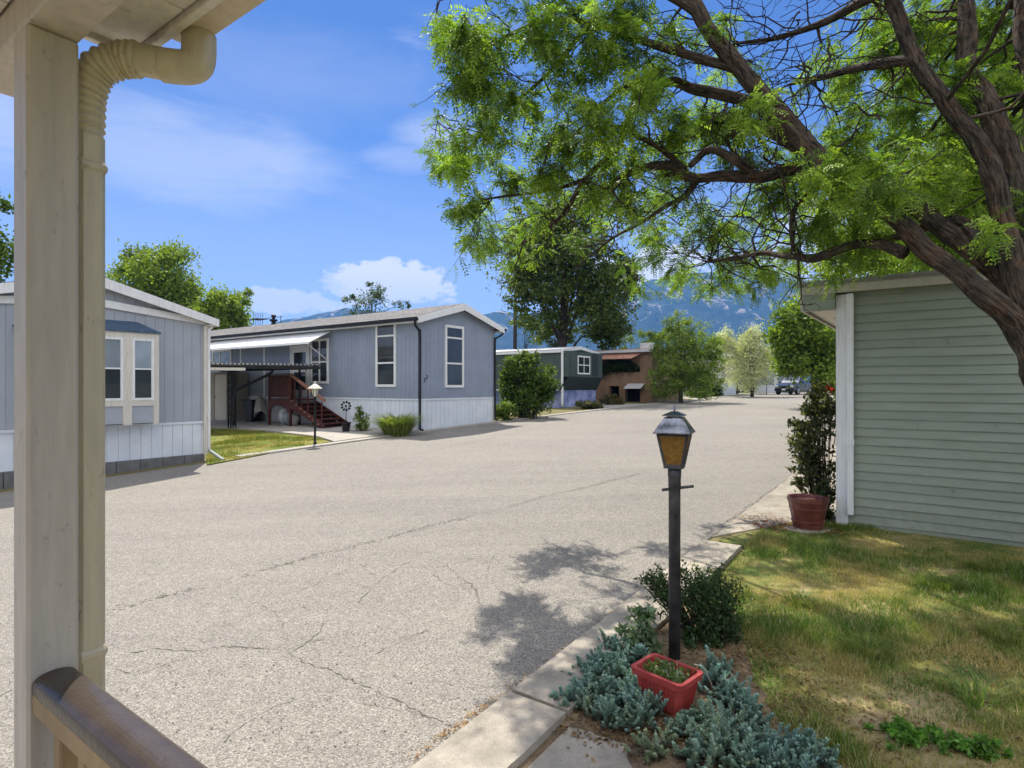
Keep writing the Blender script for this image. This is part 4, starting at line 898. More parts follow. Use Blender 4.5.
# ------------------------------------------------------------------ trees
def bark(name, lo, hi, sc=1.0):
    if name in _mc: return _mc[name]
    m, nt, b = newmat(name); v = objco(nt, (sc, sc, sc))
    n1 = noise_n(nt, v, 5, 4, .6); ba = nd(nt, 'ShaderNodeAttribute', attribute_name='barkco'); mpb = nd(nt, 'ShaderNodeMapping'); mpb.inputs['Scale'].default_value = (30*sc, 30*sc, 5.5*sc); nt.links.new(ba.outputs['Vector'], mpb.inputs[0])
    n2 = noise_n(nt, mpb.outputs[0], 1.0, 8, .74, .9); vb = nd(nt, 'ShaderNodeTexVoronoi', feature='DISTANCE_TO_EDGE'); vb.inputs['Scale'].default_value = .75; nt.links.new(mpb.outputs[0], vb.inputs['Vector']); n3 = noise_n(nt, v, 90, 3, .6)
    r = ramp(nt, n2.outputs[0], [(.36, tuple(c*.22 for c in lo)), (.46, lo), (.56, tuple((a+b)/2 for a, b in zip(lo, hi))), (.68, hi)])
    r1 = ramp(nt, n1.outputs[0], [(.35, (.78, .8, .82)), (.52, (1, 1, 1)), (.66, (1.32, 1.06, .86))])
    nt.links.new(mixc(nt, 1, r.outputs[0], r1.outputs[0], 'MULTIPLY'), b.inputs['Base Color']); b.inputs['Roughness'].default_value = .9; b.inputs['Specular IOR Level'].default_value = .2
    ad = nd(nt, 'ShaderNodeMath', operation='MULTIPLY_ADD'); nt.links.new(n3.outputs[0], ad.inputs[0]); ad.inputs[1].default_value = .35; nt.links.new(n2.outputs[0], ad.inputs[2])
    ad0 = ad; vm = nd(nt, 'ShaderNodeMath', operation='MINIMUM'); nt.links.new(vb.outputs['Distance'], vm.inputs[0]); vm.inputs[1].default_value = .22; ad = nd(nt, 'ShaderNodeMath', operation='MULTIPLY_ADD'); nt.links.new(vm.outputs[0], ad.inputs[0]); ad.inputs[1].default_value = 1.6; nt.links.new(ad0.outputs[0], ad.inputs[2])
    bumpn(nt, b, ad.outputs[0], 1.0, .05); _mc[name] = m; return m
m_bark = bark('locust_bark', (.075, .057, .045), (.215, .165, .125)); m_bark2 = bark('far_bark', (.05, .042, .036), (.12, .1, .085), .6)
m_lf2 = leafmat('locust_leaf', .45, .5, .25, (1.5, 1.7, .58))

TB = Vector((5.15, 4.75, 0)); TB.z = gz(TB.x, TB.y)
tree = thing('locust_tree', 'big spreading locust tree with furrowed leaning trunk in front of the sage green wall', 'tree', TB)
limbs = []
def limb(pts, n=7):
    """pts: (px, py, depth, radius)"""
    q = catmull([(*P(a, b, c), r) for a, b, c, r in pts], n); limbs.append(q); return q
tr_pts = [(TB.x+.02, TB.y, TB.z-.1, .40), (TB.x, TB.y, TB.z+.35, .31), (TB.x-.12, TB.y+.02, TB.z+1.0, .275)]
q = catmull(tr_pts+[(*P(1062, 396, 4.9), .21), (*P(1034, 344, 4.95), .16), (*P(1016, 296, 5.0), .12), (*P(1003, 210, 5.1), .115), (*P(975, 142, 5.2), .10), (*P(923, 73, 5.3), .085), (*P(893, 0, 5.4), .075), (*P(872, -90, 5.6), .06), (*P(850, -200, 5.8), .03)], 7); limbs.append(q)
limb([(1034, 348, 4.97, .14), (998, 306, 5.0, .115), (940, 260, 5.2, .10), (895, 220, 5.4, .095), (850, 184, 5.55, .10), (818, 160, 5.7, .125), (790, 126, 5.8, .105), (764, 95, 5.9, .098), (728, 52, 6.0, .10), (700, 13, 6.1, .085), (672, -40, 6.2, .06), (640, -110, 6.4, .03)])
limb([(1020, 326, 5.05, .11), (998, 274, 5.2, .09), (940, 226, 5.5, .085), (895, 192, 5.8, .085), (850, 176, 6.1, .08), (794, 168, 6.2, .075), (757, 177, 6.3, .07), (720, 176, 6.4, .062), (690, 177, 6.4, .056), (668, 166, 6.45, .05), (632, 172, 6.5, .045), (612, 190, 6.5, .03)])
limb([(1024, 330, 5.15, .15), (1022, 220, 5.5, .13), (992, 112, 5.8, .12), (966, 64, 6.0, .11), (966, 0, 6.1, .09), (968, -90, 6.3, .06)])
limb([(1010, 180, 5.8, .09), (1030, 100, 6.2, .085), (1022, 20, 6.4, .07), (1015, -80, 6.6, .05)])
limb([(905, 252, 5.35, .06), (880, 246, 5.6, .05), (850, 246, 5.8, .048), (816, 258, 6.2, .045), (790, 256, 6.6, .04), (764, 253, 7.1, .032), (735, 258, 7.6, .024), (708, 262, 8.1, .014)])
limb([(990, 255, 5.1, .06), (965, 222, 5.4, .05), (940, 222, 5.6, .045), (905, 235, 5.8, .035), (880, 240, 5.9, .025)])
limb([(802, 140, 5.8, .07), (775, 116, 6.1, .07), (745, 100, 6.3, .06), (720, 94, 6.4, .06), (690, 88, 6.5, .056), (668, 82, 6.55, .05), (640, 100, 6.7, .045), (626, 126, 6.8, .04), (615, 150, 7.0, .038), (584, 180, 7.3, .036), (568, 207, 7.5, .03), (545, 230, 7.8, .024), (518, 246, 8.0, .015)])
limb([(690, 177, 6.4, .035), (664, 152, 6.4, .03), (640, 136, 6.5, .026), (628, 126, 6.5, .02), (605, 128, 6.5, .012)])
limb([(668, 82, 6.55, .03), (635, 84, 6.6, .026), (612, 96, 6.6, .022), (590, 118, 6.7, .018), (575, 135, 6.7, .01)])
limb([(695, 180, 6.4, .03), (684, 196, 6.7, .028), (660, 210, 7.1, .024), (635, 226, 7.6, .02), (610, 240, 8.0, .016), (575, 268, 8.5, .01)])
limb([(757, 177, 6.3, .045), (735, 160, 6.2, .045), (710, 150, 6.3, .04), (690, 166, 6.3, .03)])
limb([(800, 150, 5.9, .06), (765, 128, 6.3, .06), (730, 118, 6.6, .05), (700, 130, 6.8, .04), (670, 150, 6.9, .03)])
limb([(794, 252, 6.1, .02), (792, 220, 6.1, .025), (800, 200, 6.1, .028), (820, 186, 6.0, .03), (845, 180, 5.95, .03)])
limb([(740, 70, 6.0, .05), (690, 55, 6.1, .045), (640, 40, 6.15, .04), (590, 22, 6.2, .034), (545, 22, 6.2, .026), (500, 40, 6.2, .016), (470, 66, 6.3, .01)])
limb([(700, 13, 6.1, .05), (640, -20, 6.1, .045), (570, -30, 6.2, .035), (500, -20, 6.3, .025), (440, 0, 6.4, .012)])
limb([(590, 22, 6.2, .03), (560, 60, 6.3, .024), (530, 90, 6.5, .02), (495, 120, 6.7, .015), (458, 160, 7.0, .009)])
limb([(584, 180, 6.7, .025), (550, 190, 6.9, .02), (515, 195, 7.0, .016), (480, 200, 7.0, .01)])
limb([(880, -10, 5.45, .05), (840, 14, 5.9, .04), (800, 30, 6.2, .03), (770, 40, 6.4, .024), (735, 44, 6.5, .014)])
limb([(915, 60, 5.3, .05), (860, 66, 5.8, .04), (820, 78, 6.2, .028), (790, 84, 6.5, .016)])
limb([(893, 0, 5.4, .06), (880, -70, 5.0, .05), (850, -150, 4.5, .04), (800, -260, 4.0, .02)])
limb([(966, 0, 6.1, .06), (900, -90, 6.6, .05), (800, -160, 7.0, .04), (680, -190, 7.3, .025), (580, -190, 7.4, .012)])
limb([(1020, 220, 5.5, .08), (1060, 120, 6.0, .07), (1120, 20, 6.4, .05), (1180, -60, 6.8, .02)])
tk = MB()
def add_limb(mb, q, n):
    q = np.array(q); pts = q[:, :3].copy(); r = q[:, 3].copy()
    for i in range(len(pts)):
        k = r[i]; p = Vector(pts[i]*2.2); pts[i] += np.array([noise.noise(p), noise.noise(p+Vector((9, 0, 0))), noise.noise(p+Vector((0, 9, 0)))])*min(.05, k*.5)
    rr = [x*(1+.13*noise.noise(Vector(p*5))) for x, p in zip(r, pts)]
    mb.tube([Vector(p) for p in pts], rr, n, jit=.03 if n < 12 else 0, ridge=.10 if n > 12 else .04)
for i, sc in ((0, .72), (1, .78), (2, .9), (3, .78)):
    for j, p in enumerate(limbs[i]): limbs[i][j][3] *= (1-(1-sc)*min(1, max(0, (p[2]-1.6)/.7))) if i == 0 else sc
for i, q in enumerate(limbs): add_limb(tk, [tuple(a) for a in catmull([tuple(p) for p in q], 3)] if i < 3 or i == 3 else q, 44 if i < 4 else 12)
LP = np.concatenate([np.array(q) for q in limbs[1:]]+[np.array(limbs[0])[20:]])
fr_p, fr_d, fr_c = [], [], []
tw = MB()
def twig(a, b, r0, r1, sag=.06, n=6, sides=5):
    a, b = Vector(a), Vector(b); m_ = (b-a).length; off = Vector((R.gauss(0, 1), R.gauss(0, 1), R.gauss(0, 1)-.2))*m_*.13
    pts = []
    for i in range(n+1):
        t = i/n; p = a.lerp(b, t)+off*math.sin(t*math.pi)+Vector((R.gauss(0, 1), R.gauss(0, 1), R.gauss(0, 1)))*m_*.025*(1 if 0 < i < n else 0); pts.append(p)
    tw.tube(pts, [r0+(r1-r0)*i/n for i in range(n+1)], sides, cap=False); return pts
def nearest(c, minr=.012):
    d = np.linalg.norm(LP[:, :3]-np.array(c), axis=1)-LP[:, 3]*1.0; d[LP[:, 3] < minr] += .4; return LP[np.argmin(d)]
SH = 1.0
def clump(c, rad, nf, shade=0.0, link=True):
    c = Vector(c); L_ = nearest(c)
    if link:
        r0 = min(.02, max(.006, L_[3]*.55)); pts = twig(L_[:3], c, r0, .005)
    else: pts = [c]
    ends = []
    for k in range(6):
        d = Vector((R.gauss(0, 1), R.gauss(0, 1), R.gauss(0, .8)-.15)).normalized(); e = c+d*rad*R.uniform(.5, 1.15)
        s_ = pts[-1-min(k, len(pts)-1)//2] if link else c
        ends.append(twig(s_, e, .005, .002, n=4, sides=4))
    for j in range(nf):
        tp = R.choice(ends); i = R.uniform(.15, 1)*(len(tp)-1); i0 = min(int(i), len(tp)-2); p = tp[i0].lerp(tp[i0+1], i-i0)
        ax = (tp[i0+1]-tp[i0]).normalized()
        d = (ax*.5+Vector((R.gauss(0, .75), R.gauss(0, .75), R.gauss(-.35, .5)))).normalized()
        fr_p.append(p); fr_d.append(d); fr_c.append(shade+R.gauss(0, .22))
ncl = [(470, 62, 7.0), (496, 34, 6.9), (535, 22, 6.8), (478, 92, 7.0), (510, 72, 6.9), (545, 58, 6.8), (585, 40, 6.7), (625, 30, 6.6), (655, 22, 6.4), (690, 42, 6.3), (470, 128, 7.1), (500, 112, 7), (532, 100, 6.9), (566, 86, 6.8), (600, 66, 6.7), (635, 62, 6.6),
 (452, 172, 7.1), (478, 160, 7.1), (510, 150, 7.0), (542, 138, 6.9), (574, 118, 6.8), (606, 112, 6.6), (470, 196, 7.0), (500, 188, 7), (530, 178, 6.9), (560, 165, 6.8), (596, 150, 6.7), (488, 222, 7.0), (516, 216, 6.9), (545, 208, 6.8), (570, 232, 6.8), (505, 248, 6.9), (530, 262, 6.9), (512, 285, 7.0), (600, 205, 6.7), (585, 255, 6.9), (612, 232, 6.7), (640, 200, 6.6),
 (632, 150, 6.5), (660, 128, 6.5), (655, 100, 6.5), (700, 108, 6.4), (690, 205, 6.4), (660, 232, 6.6), (632, 262, 6.8), (600, 280, 7.0), (700, 232, 6.4), (728, 210, 6.3), (742, 240, 6.3), (720, 262, 6.4), (690, 282, 6.5), (760, 218, 6.2), (776, 268, 6.1), (745, 276, 6.3),
 (720, 140, 6.4), (748, 148, 6.2), (736, 120, 6.2), (768, 150, 6.0), (785, 190, 6.0), (806, 204, 6.0), (830, 200, 5.7), (815, 228, 6.0), (838, 224, 5.9), (860, 206, 5.5), (876, 226, 5.6), (896, 208, 5.4), (858, 168, 5.4), (838, 150, 5.5), (870, 148, 5.2), (856, 128, 5.6), (884, 120, 5.5), (838, 112, 5.9), (890, 178, 5.2), (908, 152, 5.0), (924, 176, 5.1), (936, 206, 5.3), (916, 226, 5.5), (912, 118, 5.5), (890, 90, 5.6), (940, 120, 5.6),
 (945, 172, 5.3), (960, 190, 5.0), (965, 150, 5.0), (955, 90, 5.8), (985, 60, 5.8), (1005, 110, 5.4), (1015, 150, 5.3), (1000, 40, 6.1), (1018, 200, 4.9), (985, 205, 4.8), (1015, 240, 4.9), (955, 232, 5.6), (975, 240, 5.8), (1000, 90, 6.2), (935, 40, 5.6), (950, 10, 5.9), (910, 16, 5.6), (885, 44, 5.6), (860, 30, 5.9), (845, 62, 6.0), (870, 75, 5.8), (820, 50, 6.2), (730, 18, 6.1), (755, 60, 6.1), (770, 96, 6.1), (715, 70, 6.1),
 (800, 100, 6.2), (985, 10, 6.0), (1020, 20, 6.2), (1022, 65, 6.2), (930, 255, 5.9), (860, 250, 5.8), (830, 262, 6.0), (800, 240, 6.1), (470, 10, 6.5), (448, 40, 7.0), (452, 80, 7.1), (462, 210, 7.0), (476, 240, 6.9), (490, 268, 6.9), (508, 300, 6.9), (528, 290, 6.9), (548, 262, 6.9), (560, 280, 6.9), (520, 232, 6.9), (444, 150, 7.1), (590, 190, 6.9), (905, 190, 6.6), (930, 60, 6.8), (960, 40, 7.0), (1000, 130, 6.8), (900, 30, 6.9), (940, 140, 6.7), (870, 110, 6.8), (985, 180, 6.6), (850, 90, 7.0), (1015, 50, 7.0), (880, 200, 6.8), (960, 120, 7.0), (820, 150, 6.9), (780, 170, 6.9), (760, 200, 6.9), (940, 100, 7.2), (975, 20, 7.2), (915, 80, 7.1), (1005, 205, 6.9), (925, 250, 6.8), (880, 255, 6.9), (575, 150, 6.9), (620, 175, 6.8), (655, 175, 6.9), (680, 150, 6.9), (700, 130, 7.0), (610, 140, 6.9), (560, 8, 6.6), (610, 8, 6.5)]
for px, py, d in ncl:
    if px < 640 and py > 252: continue
    if (px, py) in ((800, 100), (820, 50), (755, 60), (770, 96)): clump(P(px, py, d), .3, 26, .1); continue
    lf = px < 660
    if px > 700: d += R.choice((.3, .7, 1.1, 1.5))
    if px < 700: d = 6.15+R.uniform(-.25, .35) if py < 140 else (7.0 if px < 560 and py < 235 else d)
    if py > 200 and 480 < px < 800: d = 7.9+(py-200)/100*1.9
    clump(P(px+R.gauss(0, 5), py+R.gauss(0, 5), d+R.gauss(0, .25)), (R.uniform(.22, .32) if lf and py > 140 else R.uniform(.27, .38) if lf else R.uniform(.32, .46)) if px > 480 else .24, int(R.uniform(95, 150)*(.7 if py > 200 else 1.15 if py < 165 else 1) if lf else R.uniform(130, 200)), R.uniform(-.15, .4))
    if lf and R.random() < .55: clump(P(px+R.gauss(0, 12), py+R.gauss(0, 12), d+R.uniform(-.6, .3)), .42, 70, R.uniform(-.2, .2))
    if not lf and px > 800 and R.random() < .5: clump(P(px+R.gauss(0, 14), py+R.gauss(0, 14), d+R.uniform(.6, 1.6)), .45, 110, R.uniform(.1, .4))
# the part of the crown above and beyond the frame, which also shades the lawn
for k in range(46):
    a = R.uniform(0, 2*math.pi); rr = math.sqrt(R.random()); x = TB.x-1.2+4.6*rr*math.cos(a); y = TB.y+1.6+3.4*rr*math.sin(a); z = 4.6+R.uniform(0, 3.0)*(1-rr*.6)
    if abs((x)/max(y, .3)*F) < 512 and (386-(HC-z)/y*F*-1) < 0: pass
    py = 386-(z-HC)/max(y, .3)*F; px = 512+x/max(y, .3)*F
    if (y > .6 and py > -20 and px < 1030) or y < 2.2: continue
    clump((x, y, z), R.uniform(.15, .27), 150, R.uniform(-.2, .2))
for k in range(32):
    x, y, z = R.uniform(-.6, 3.6), R.uniform(5.8, 8.9), R.uniform(6.5, 8.2)
    if 386-(z-HC)/y*F > -22: continue
    clump((x, y, z), R.uniform(.13, .22), 150, 0)
for px, py, d in ((650, 258, 8.9), (678, 262, 8.8), (705, 284, 8.8), (728, 280, 8.6), (640, 278, 9.2), (655, 228, 8.6), (760, 282, 8.2), (788, 276, 7.8), (742, 250, 8.2), (690, 235, 8.5), (715, 232, 8.3), (770, 245, 7.8), (645, 205, 8.4), (668, 190, 8.0)): clump(P(px, py, d), .32, 90, R.uniform(-.1, .3))
for px, py, d in ((815, 165, 5.0), (838, 178, 5.0), (850, 160, 5.1), (828, 192, 5.3), (868, 168, 5.3), (760, 120, 5.3), (742, 100, 5.4), (1000, 225, 4.7)): clump(P(px, py, d), .22, 75, .25)
# bare twigs in the gaps
for k in range(230):
    L_ = LP[R.randrange(len(LP))]
    if L_[3] > .09 or L_[3] < .012: continue
    if L_[1] > 0 and 386-(L_[2]-HC)/L_[1]*F > 205 and 512+L_[0]/L_[1]*F > 800: continue
    d = Vector((R.gauss(-.5, .7), R.gauss(.1, .6), R.gauss(.1, .6))).normalized(); p = twig(L_[:3], Vector(L_[:3])+d*R.uniform(.5, 1.1), .010, .003, n=7)
    for j in range(3): i = R.randrange(2, 7); d2 = (d+Vector((R.gauss(0, .7), R.gauss(0, .7), R.gauss(0, .7)))).normalized(); twig(p[i], p[i]+d2*R.uniform(.2, .5), .005, .002, n=4, sides=4)
for a, b in (((880, 0, 5.6), (745, 62, 6.5)), ((885, 10, 5.6), (780, 30, 6.3)), ((800, 20, 6.2), (722, 8, 6.4)), ((770, 40, 6.4), (700, 72, 6.6)), ((790, 84, 6.5), (752, 112, 6.6)), ((812, 70, 6.2), (770, 78, 6.4)), ((860, 20, 5.9), (800, 92, 6.4)), ((830, 40, 6.1), (812, 110, 6.3)), ((795, 30, 6.3), (740, 92, 6.6)), ((880, 120, 5.6), (775, 110, 6.4)), ((800, 12, 6.2), (765, 68, 6.4))):
    p = twig(P(*a), P(*b), .012, .004, n=9)
    for j in range(6): i = R.randrange(2, 9); twig(p[i], p[i]+Vector((R.gauss(-.15, .2), R.gauss(0, .2), R.gauss(0, .2))), .005, .002, n=4, sides=4)
tk.bk += tw.bk; tk.add(tw.v, tw.f)
to = tk.build('trunk', m_bark, None, True); to.parent = tree; to.matrix_parent_inverse = Matrix.Translation(-TB)
# fronds: paired leaflets on a short stalk
fp = np.array([tuple(p) for p in fr_p]); fd = unit(np.array([tuple(p) for p in fr_d])); fc = np.array(fr_c); nF = len(fp)
# leave the crown open in places, as a thin-leaved tree is, so that light comes through in flecks
keep = np.ones(nF, bool)
for i in range(nF):
    x, y, z = fp[i]; h_ = z-.05; gx, gy = x+.171*h_, y-.579*h_; s_g, t_g = st(gx, gy)
    py_ = 386-(z-HC)/max(y, .3)*F; px_ = 512+x/max(y, .3)*F; inside = -5 < py_ and px_ < 1030
    if t_g > TR+.1 and s_g < 4.6:
        n_ = noise.noise(Vector((s_g*2.6, t_g*1.5, 3.3)))+.6*noise.noise(Vector((s_g*6.5, t_g*4.2, 8)))
        if n_ > -.06 and R.random() < ((.5 if px_ > 590 else .35) if inside else 1.0): keep[i] = False
    elif t_g <= TR+.1:
        n_ = noise.noise(Vector((s_g*4.5, t_g*2.6, 5)))+.7*noise.noise(Vector((s_g*11, t_g*8, 2)))
        if n_ > -.05 and R.random() < .55: keep[i] = False
fp, fd, fc = fp[keep], fd[keep], fc[keep]; nF = len(fp)
fl = NR.uniform(.11, .20, nF); fn = unit(rand_dirs(nF)*.8+np.array([0, 0, 1.0])); fs_ = unit(np.cross(fd, fn)); fn = np.cross(fs_, fd)
VV, TT = [], []
npair = 7
base = np.where((fc > .12)[:, None], np.array([.215, .295, .05]), np.array([.122, .197, .038])); k_ = np.clip(fc, -.5, .6)[:, None]
fcol = base*(1+k_*.7)*(1+NR.normal(size=(nF, 1))*.1)
for k in range(npair):
    t = (k+.9)/npair; droop = np.array([0, 0, -1.0])*(fl*.28*t*t)[:, None]
    for sg in (-1, 1):
        b_ = fp+fd*(fl*t)[:, None]+droop; d_ = fd*.55+fs_*sg*.8+NR.normal(size=(nF, 3))*.16+np.array([0, 0, -.18])
        VV.append(leaf_quads(b_, d_, fn+NR.normal(size=(nF, 3))*.25, fl*.25*(1.15-.4*abs(t-.5)), fl*.105, .12)); TT.append(fcol*(1+NR.normal(size=(nF, 1))*.08))
print('fronds', nF)
cr_ = quadmesh('crown', np.concatenate(VV), np.concatenate(TT), m_lf2); cr_.parent = tree; cr_.matrix_parent_inverse = Matrix.Translation(-TB)

def bgtree(name, label, cat, base, h, lobes, nleaf, L, ca, cb, trunk_r=.2, trunk_h=None, spread=.30, aspect=.55, group=None, droop=0.0, ncl=None, sky=.0, trans=None):
    """a trunk with limbs to clumps of leaf-sized faces spread through overlapping lobes (x, y, z, rx, ry, rz from the base)"""
    t = thing(name, label, cat, base, 0, group); vol = np.array([l[3]*l[4]*l[5] for l in lobes])**.7; vol = vol/vol.sum()
    V, T, cents = [], [], []; ncl = ncl or max(12, int(nleaf/150)); per = nleaf//ncl
    for k in range(ncl):
        l = lobes[NR.choice(len(lobes), p=vol)]; d = unit(NR.normal(size=(1, 3)))[0]; rr = NR.random()**.42
        c = np.array(l[:3])+d*np.array(l[3:6])*rr; sz = spread*min(l[3:6])*NR.uniform(.4, 1.25); c = c+d*min(l[3:6])*NR.normal()*.16; n = int(per*NR.uniform(.5, 1.5))
        p = c+NR.normal(size=(n, 3))*sz*np.array([1, 1, .75]); dd = rand_dirs(n); dd[:, 2] -= droop
        shade = 1+NR.normal()*.16
        V.append(leaf_quads(p, dd, rand_dirs(n), L*NR.uniform(.6, 1.3, n), L*aspect*NR.uniform(.7, 1.3, n))); T.append(tints(n, ca, cb, .14)*shade); cents.append(c)
    quadmesh('crown', np.concatenate(V), np.concatenate(T), m_lf, t)
    th = trunk_h or h*.5; mb = MB(); top = Vector(lobes[0][:3]); q = [Vector((0, 0, -.1)), Vector((R.gauss(0, .05)*h*.1, R.gauss(0, .05)*h*.1, th*.5)), Vector((top.x*.5, top.y*.5, th)), Vector((top.x, top.y, max(th*1.2, top.z)))]
    q = [Vector(p) for p in catmull([tuple(p) for p in q], 4)]; mb.tube(q, [trunk_r*(1.15-.85*i/(len(q)-1)) for i in range(len(q))], 8, jit=.08)
    for c in cents[::max(1, len(cents)//22)]:
        i = R.randrange(3, len(q)-1); s_ = q[i]; mid = s_.lerp(Vector(c), .5)+Vector((0, 0, .06*h)); mb.tube([Vector(p) for p in catmull([tuple(s_), tuple(mid), tuple(c)], 4)], [trunk_r*.35*(1-.8*j/8) for j in range(9)], 5, cap=False)
    mb.build('trunk', m_bark2, t, True); return t
def gpt(px, y): x = (px-512)/F*y; return Vector((x, y, gz(x, y)))
def lob(base, *spec):
    """lobes from (px, py, depth offset, rx px, rz px) at the tree's own depth"""
    out = []
    for px, py, dd, rx, rz in spec:
        y = base.y+dd; p = P(px, py, y); s_ = y/F; out.append((p.x-base.x, p.y-base.y, p.z-base.z, rx*s_, rx*s_*.85, rz*s_))
    return out
GR1, GR2 = (.13, .20, .03), (.23, .295, .05)
b = gpt(160, 46); bgtree('shade_tree', 'rounded bright green tree rising behind the left roof, larger of the pair', 'tree', b, 9, lob(b, (150, 285, 0, 38, 34), (128, 300, -1, 26, 30), (182, 300, 1, 28, 28), (160, 262, 0, 28, 20), (128, 268, 0, 18, 18), (170, 325, 0, 50, 24)), 26000, .27, GR1, GR2, .25)
b = gpt(226, 43); bgtree('shade_tree', 'smaller bright green tree beside the eave of the left roof', 'tree', b, 7, lob(b, (224, 312, 0, 22, 24), (232, 296, 0, 13, 17), (214, 325, 0, 22, 18), (238, 325, 0, 14, 18)), 12000, .25, GR1, GR2, .2)
b = gpt(-34, 24); bgtree('shade_tree', 'dark green tree at the very edge of the photo left of the porch post', 'tree', b, 9, lob(b, (-30, 240, 0, 42, 60), (-10, 210, 0, 18, 30), (-12, 265, 0, 20, 30), (-60, 200, 0, 40, 40)), 7000, .22, (.045, .085, .016), (.09, .14, .028), .3)
b = gpt(372, 52); bgtree('shade_tree', 'thin grey-green tree top showing over the ridge of the blue-grey home', 'tree', b, 8, lob(b, (372, 300, 0, 18, 13), (352, 304, 0, 7, 10), (374, 289, 0, 8, 8), (366, 320, 0, 26, 14), (398, 304, 0, 6, 7), (408, 304, 0, 3, 6)), 3200, .24, (.05, .08, .04), (.07, .1, .05), .14, aspect=.4, ncl=75)
b = gpt(562, 40); bgtree('cottonwood_tree', 'tall dark tree with drooping sprays behind the dark green home', 'tree', b, 14, lob(b, (565, 262, 0, 52, 44), (532, 292, -1, 26, 40), (600, 300, 0, 40, 38), (622, 280, 0, 20, 24), (540, 235, 0, 32, 42), (585, 215, 0, 46, 44), (520, 268, 0, 15, 44), (560, 330, 1, 30, 16), (612, 328, 0, 22, 16)), 46000, .25, (.05, .078, .018), (.12, .155, .036), .3, 7, spread=.26, droop=.5, ncl=420)
b = gpt(681, 36.5); bgtree('poplar_tree', 'feathery light green tree in front of the brown stucco house', 'tree', b, 6, lob(b, (680, 350, 0, 24, 20), (674, 322, 0, 13, 16), (702, 350, 0, 17, 22), (662, 370, -1, 13, 8), (702, 376, 0, 18, 10), (690, 334, 0, 16, 14), (672, 386, 0, 22, 14), (704, 384, 0, 20, 14), (718, 350, 0, 8, 14), (655, 352, 0, 8, 8), (688, 372, 0, 26, 16), (662, 342, 0, 10, 9), (716, 362, 0, 8, 10)), 20000, .19, (.12, .19, .032), (.24, .30, .065), .13, aspect=.34, ncl=300)
b = gpt(752, 47); bgtree('olive_tree', 'silvery grey-green olive tree beyond the feathery light green tree', 'tree', b, 5, lob(b, (746, 352, 0, 18, 20), (726, 345, 0, 10, 18), (766, 358, 0, 16, 14), (748, 375, 0, 22, 14), (752, 338, 0, 10, 10), (780, 362, 0, 8, 8)), 22000, .17, (.36, .38, .28), (.62, .62, .5), .14, aspect=.36, ncl=300)
b = gpt(815, 29); bgtree('shade_tree', 'broad-leaved bright green tree behind the left end of the sage green wall', 'tree', b, 6, lob(b, (812, 340, 0, 34, 34), (790, 352, 0, 22, 24), (802, 322, 0, 26, 22), (830, 360, 0, 34, 24), (835, 320, 0, 30, 30), (782, 345, 0, 15, 17)), 22000, .19, (.12, .195, .028), (.22, .29, .05), .16, aspect=.7)
b = gpt(905, 17); bgtree('shade_tree', 'leafy green tree rising over the roof of the sage green home', 'tree', b, 7, lob(b, (905, 235, 0, 90, 50), (860, 262, 0, 50, 28), (960, 200, 0, 80, 70), (1010, 150, 0, 70, 80), (1060, 230, 0, 90, 80), (905, 190, 0, 50, 40)), 42000, .13, (.14, .20, .03), (.25, .30, .055), .18, aspect=.5, ncl=460)
b = gpt(985, 40); bgtree('cottonwood_tree', 'tall pale green tree far behind the leaning trunk', 'tree', b, 14, lob(b, (985, 140, 0, 70, 90), (930, 200, 0, 60, 60), (1040, 100, 0, 70, 80), (890, 250, 0, 60, 40)), 18000, .28, (.13, .19, .03), (.22, .27, .05), .3, ncl=260)
b = gpt(737, 57); bgtree('shade_tree', 'mid-green tree filling the gap behind the silvery tree', 'tree', b, 6, lob(b, (735, 352, 0, 15, 15), (722, 362, 0, 12, 14), (752, 362, 0, 13, 13)), 7000, .22, (.07, .115, .025), (.14, .19, .045), .14, aspect=.5)
b = gpt(797, 64); bgtree('shade_tree', 'bright tree standing behind the parked car at the end of the street', 'tree', b, 6, lob(b, (793, 352, 0, 20, 17), (776, 358, 0, 12, 12), (806, 364, 0, 14, 10)), 7000, .24, (.10, .16, .03), (.18, .24, .05), .14, aspect=.5)
# low pale green tree tops between the houses
for px, y, lab, sp_ in ((525, 60, 'pale green tree top low behind the dark green roof', ((525, 325, 0, 16, 10), (538, 330, 0, 12, 8))), (640, 55, 'yellow-green tree top over the roof of the brown stucco house', ((645, 340, 0, 20, 12), (625, 348, 0, 14, 9), (665, 345, 0, 10, 10))), (808, 60, 'small dark bush at the far end of the street right of the car', ((806, 385, 0, 7, 6), (830, 384, 0, 22, 7)))):
    b = gpt(px, y); bgtree('shade_tree' if y < 60 or px == 525 else 'bush', lab, 'tree' if px != 808 else 'bush', b, 4, lob(b, *sp_), 1800, .24, (.09, .15, .03), (.16, .2, .05), .08)
po = gpt(515, 44); pl = MB(); pl.tube([(0, 0, -.2), (0, 0, 4), (.02, 0, 7.9)], [.17, .15, .12], 10); pl.box(-.7, .7, -.06, .06, 7.3, 7.42)
tag(pl.build('utility_pole', m_bark2, None, True, loc=po), 'dark wooden pole standing between the blue-grey home and the tall dark tree', 'pole')
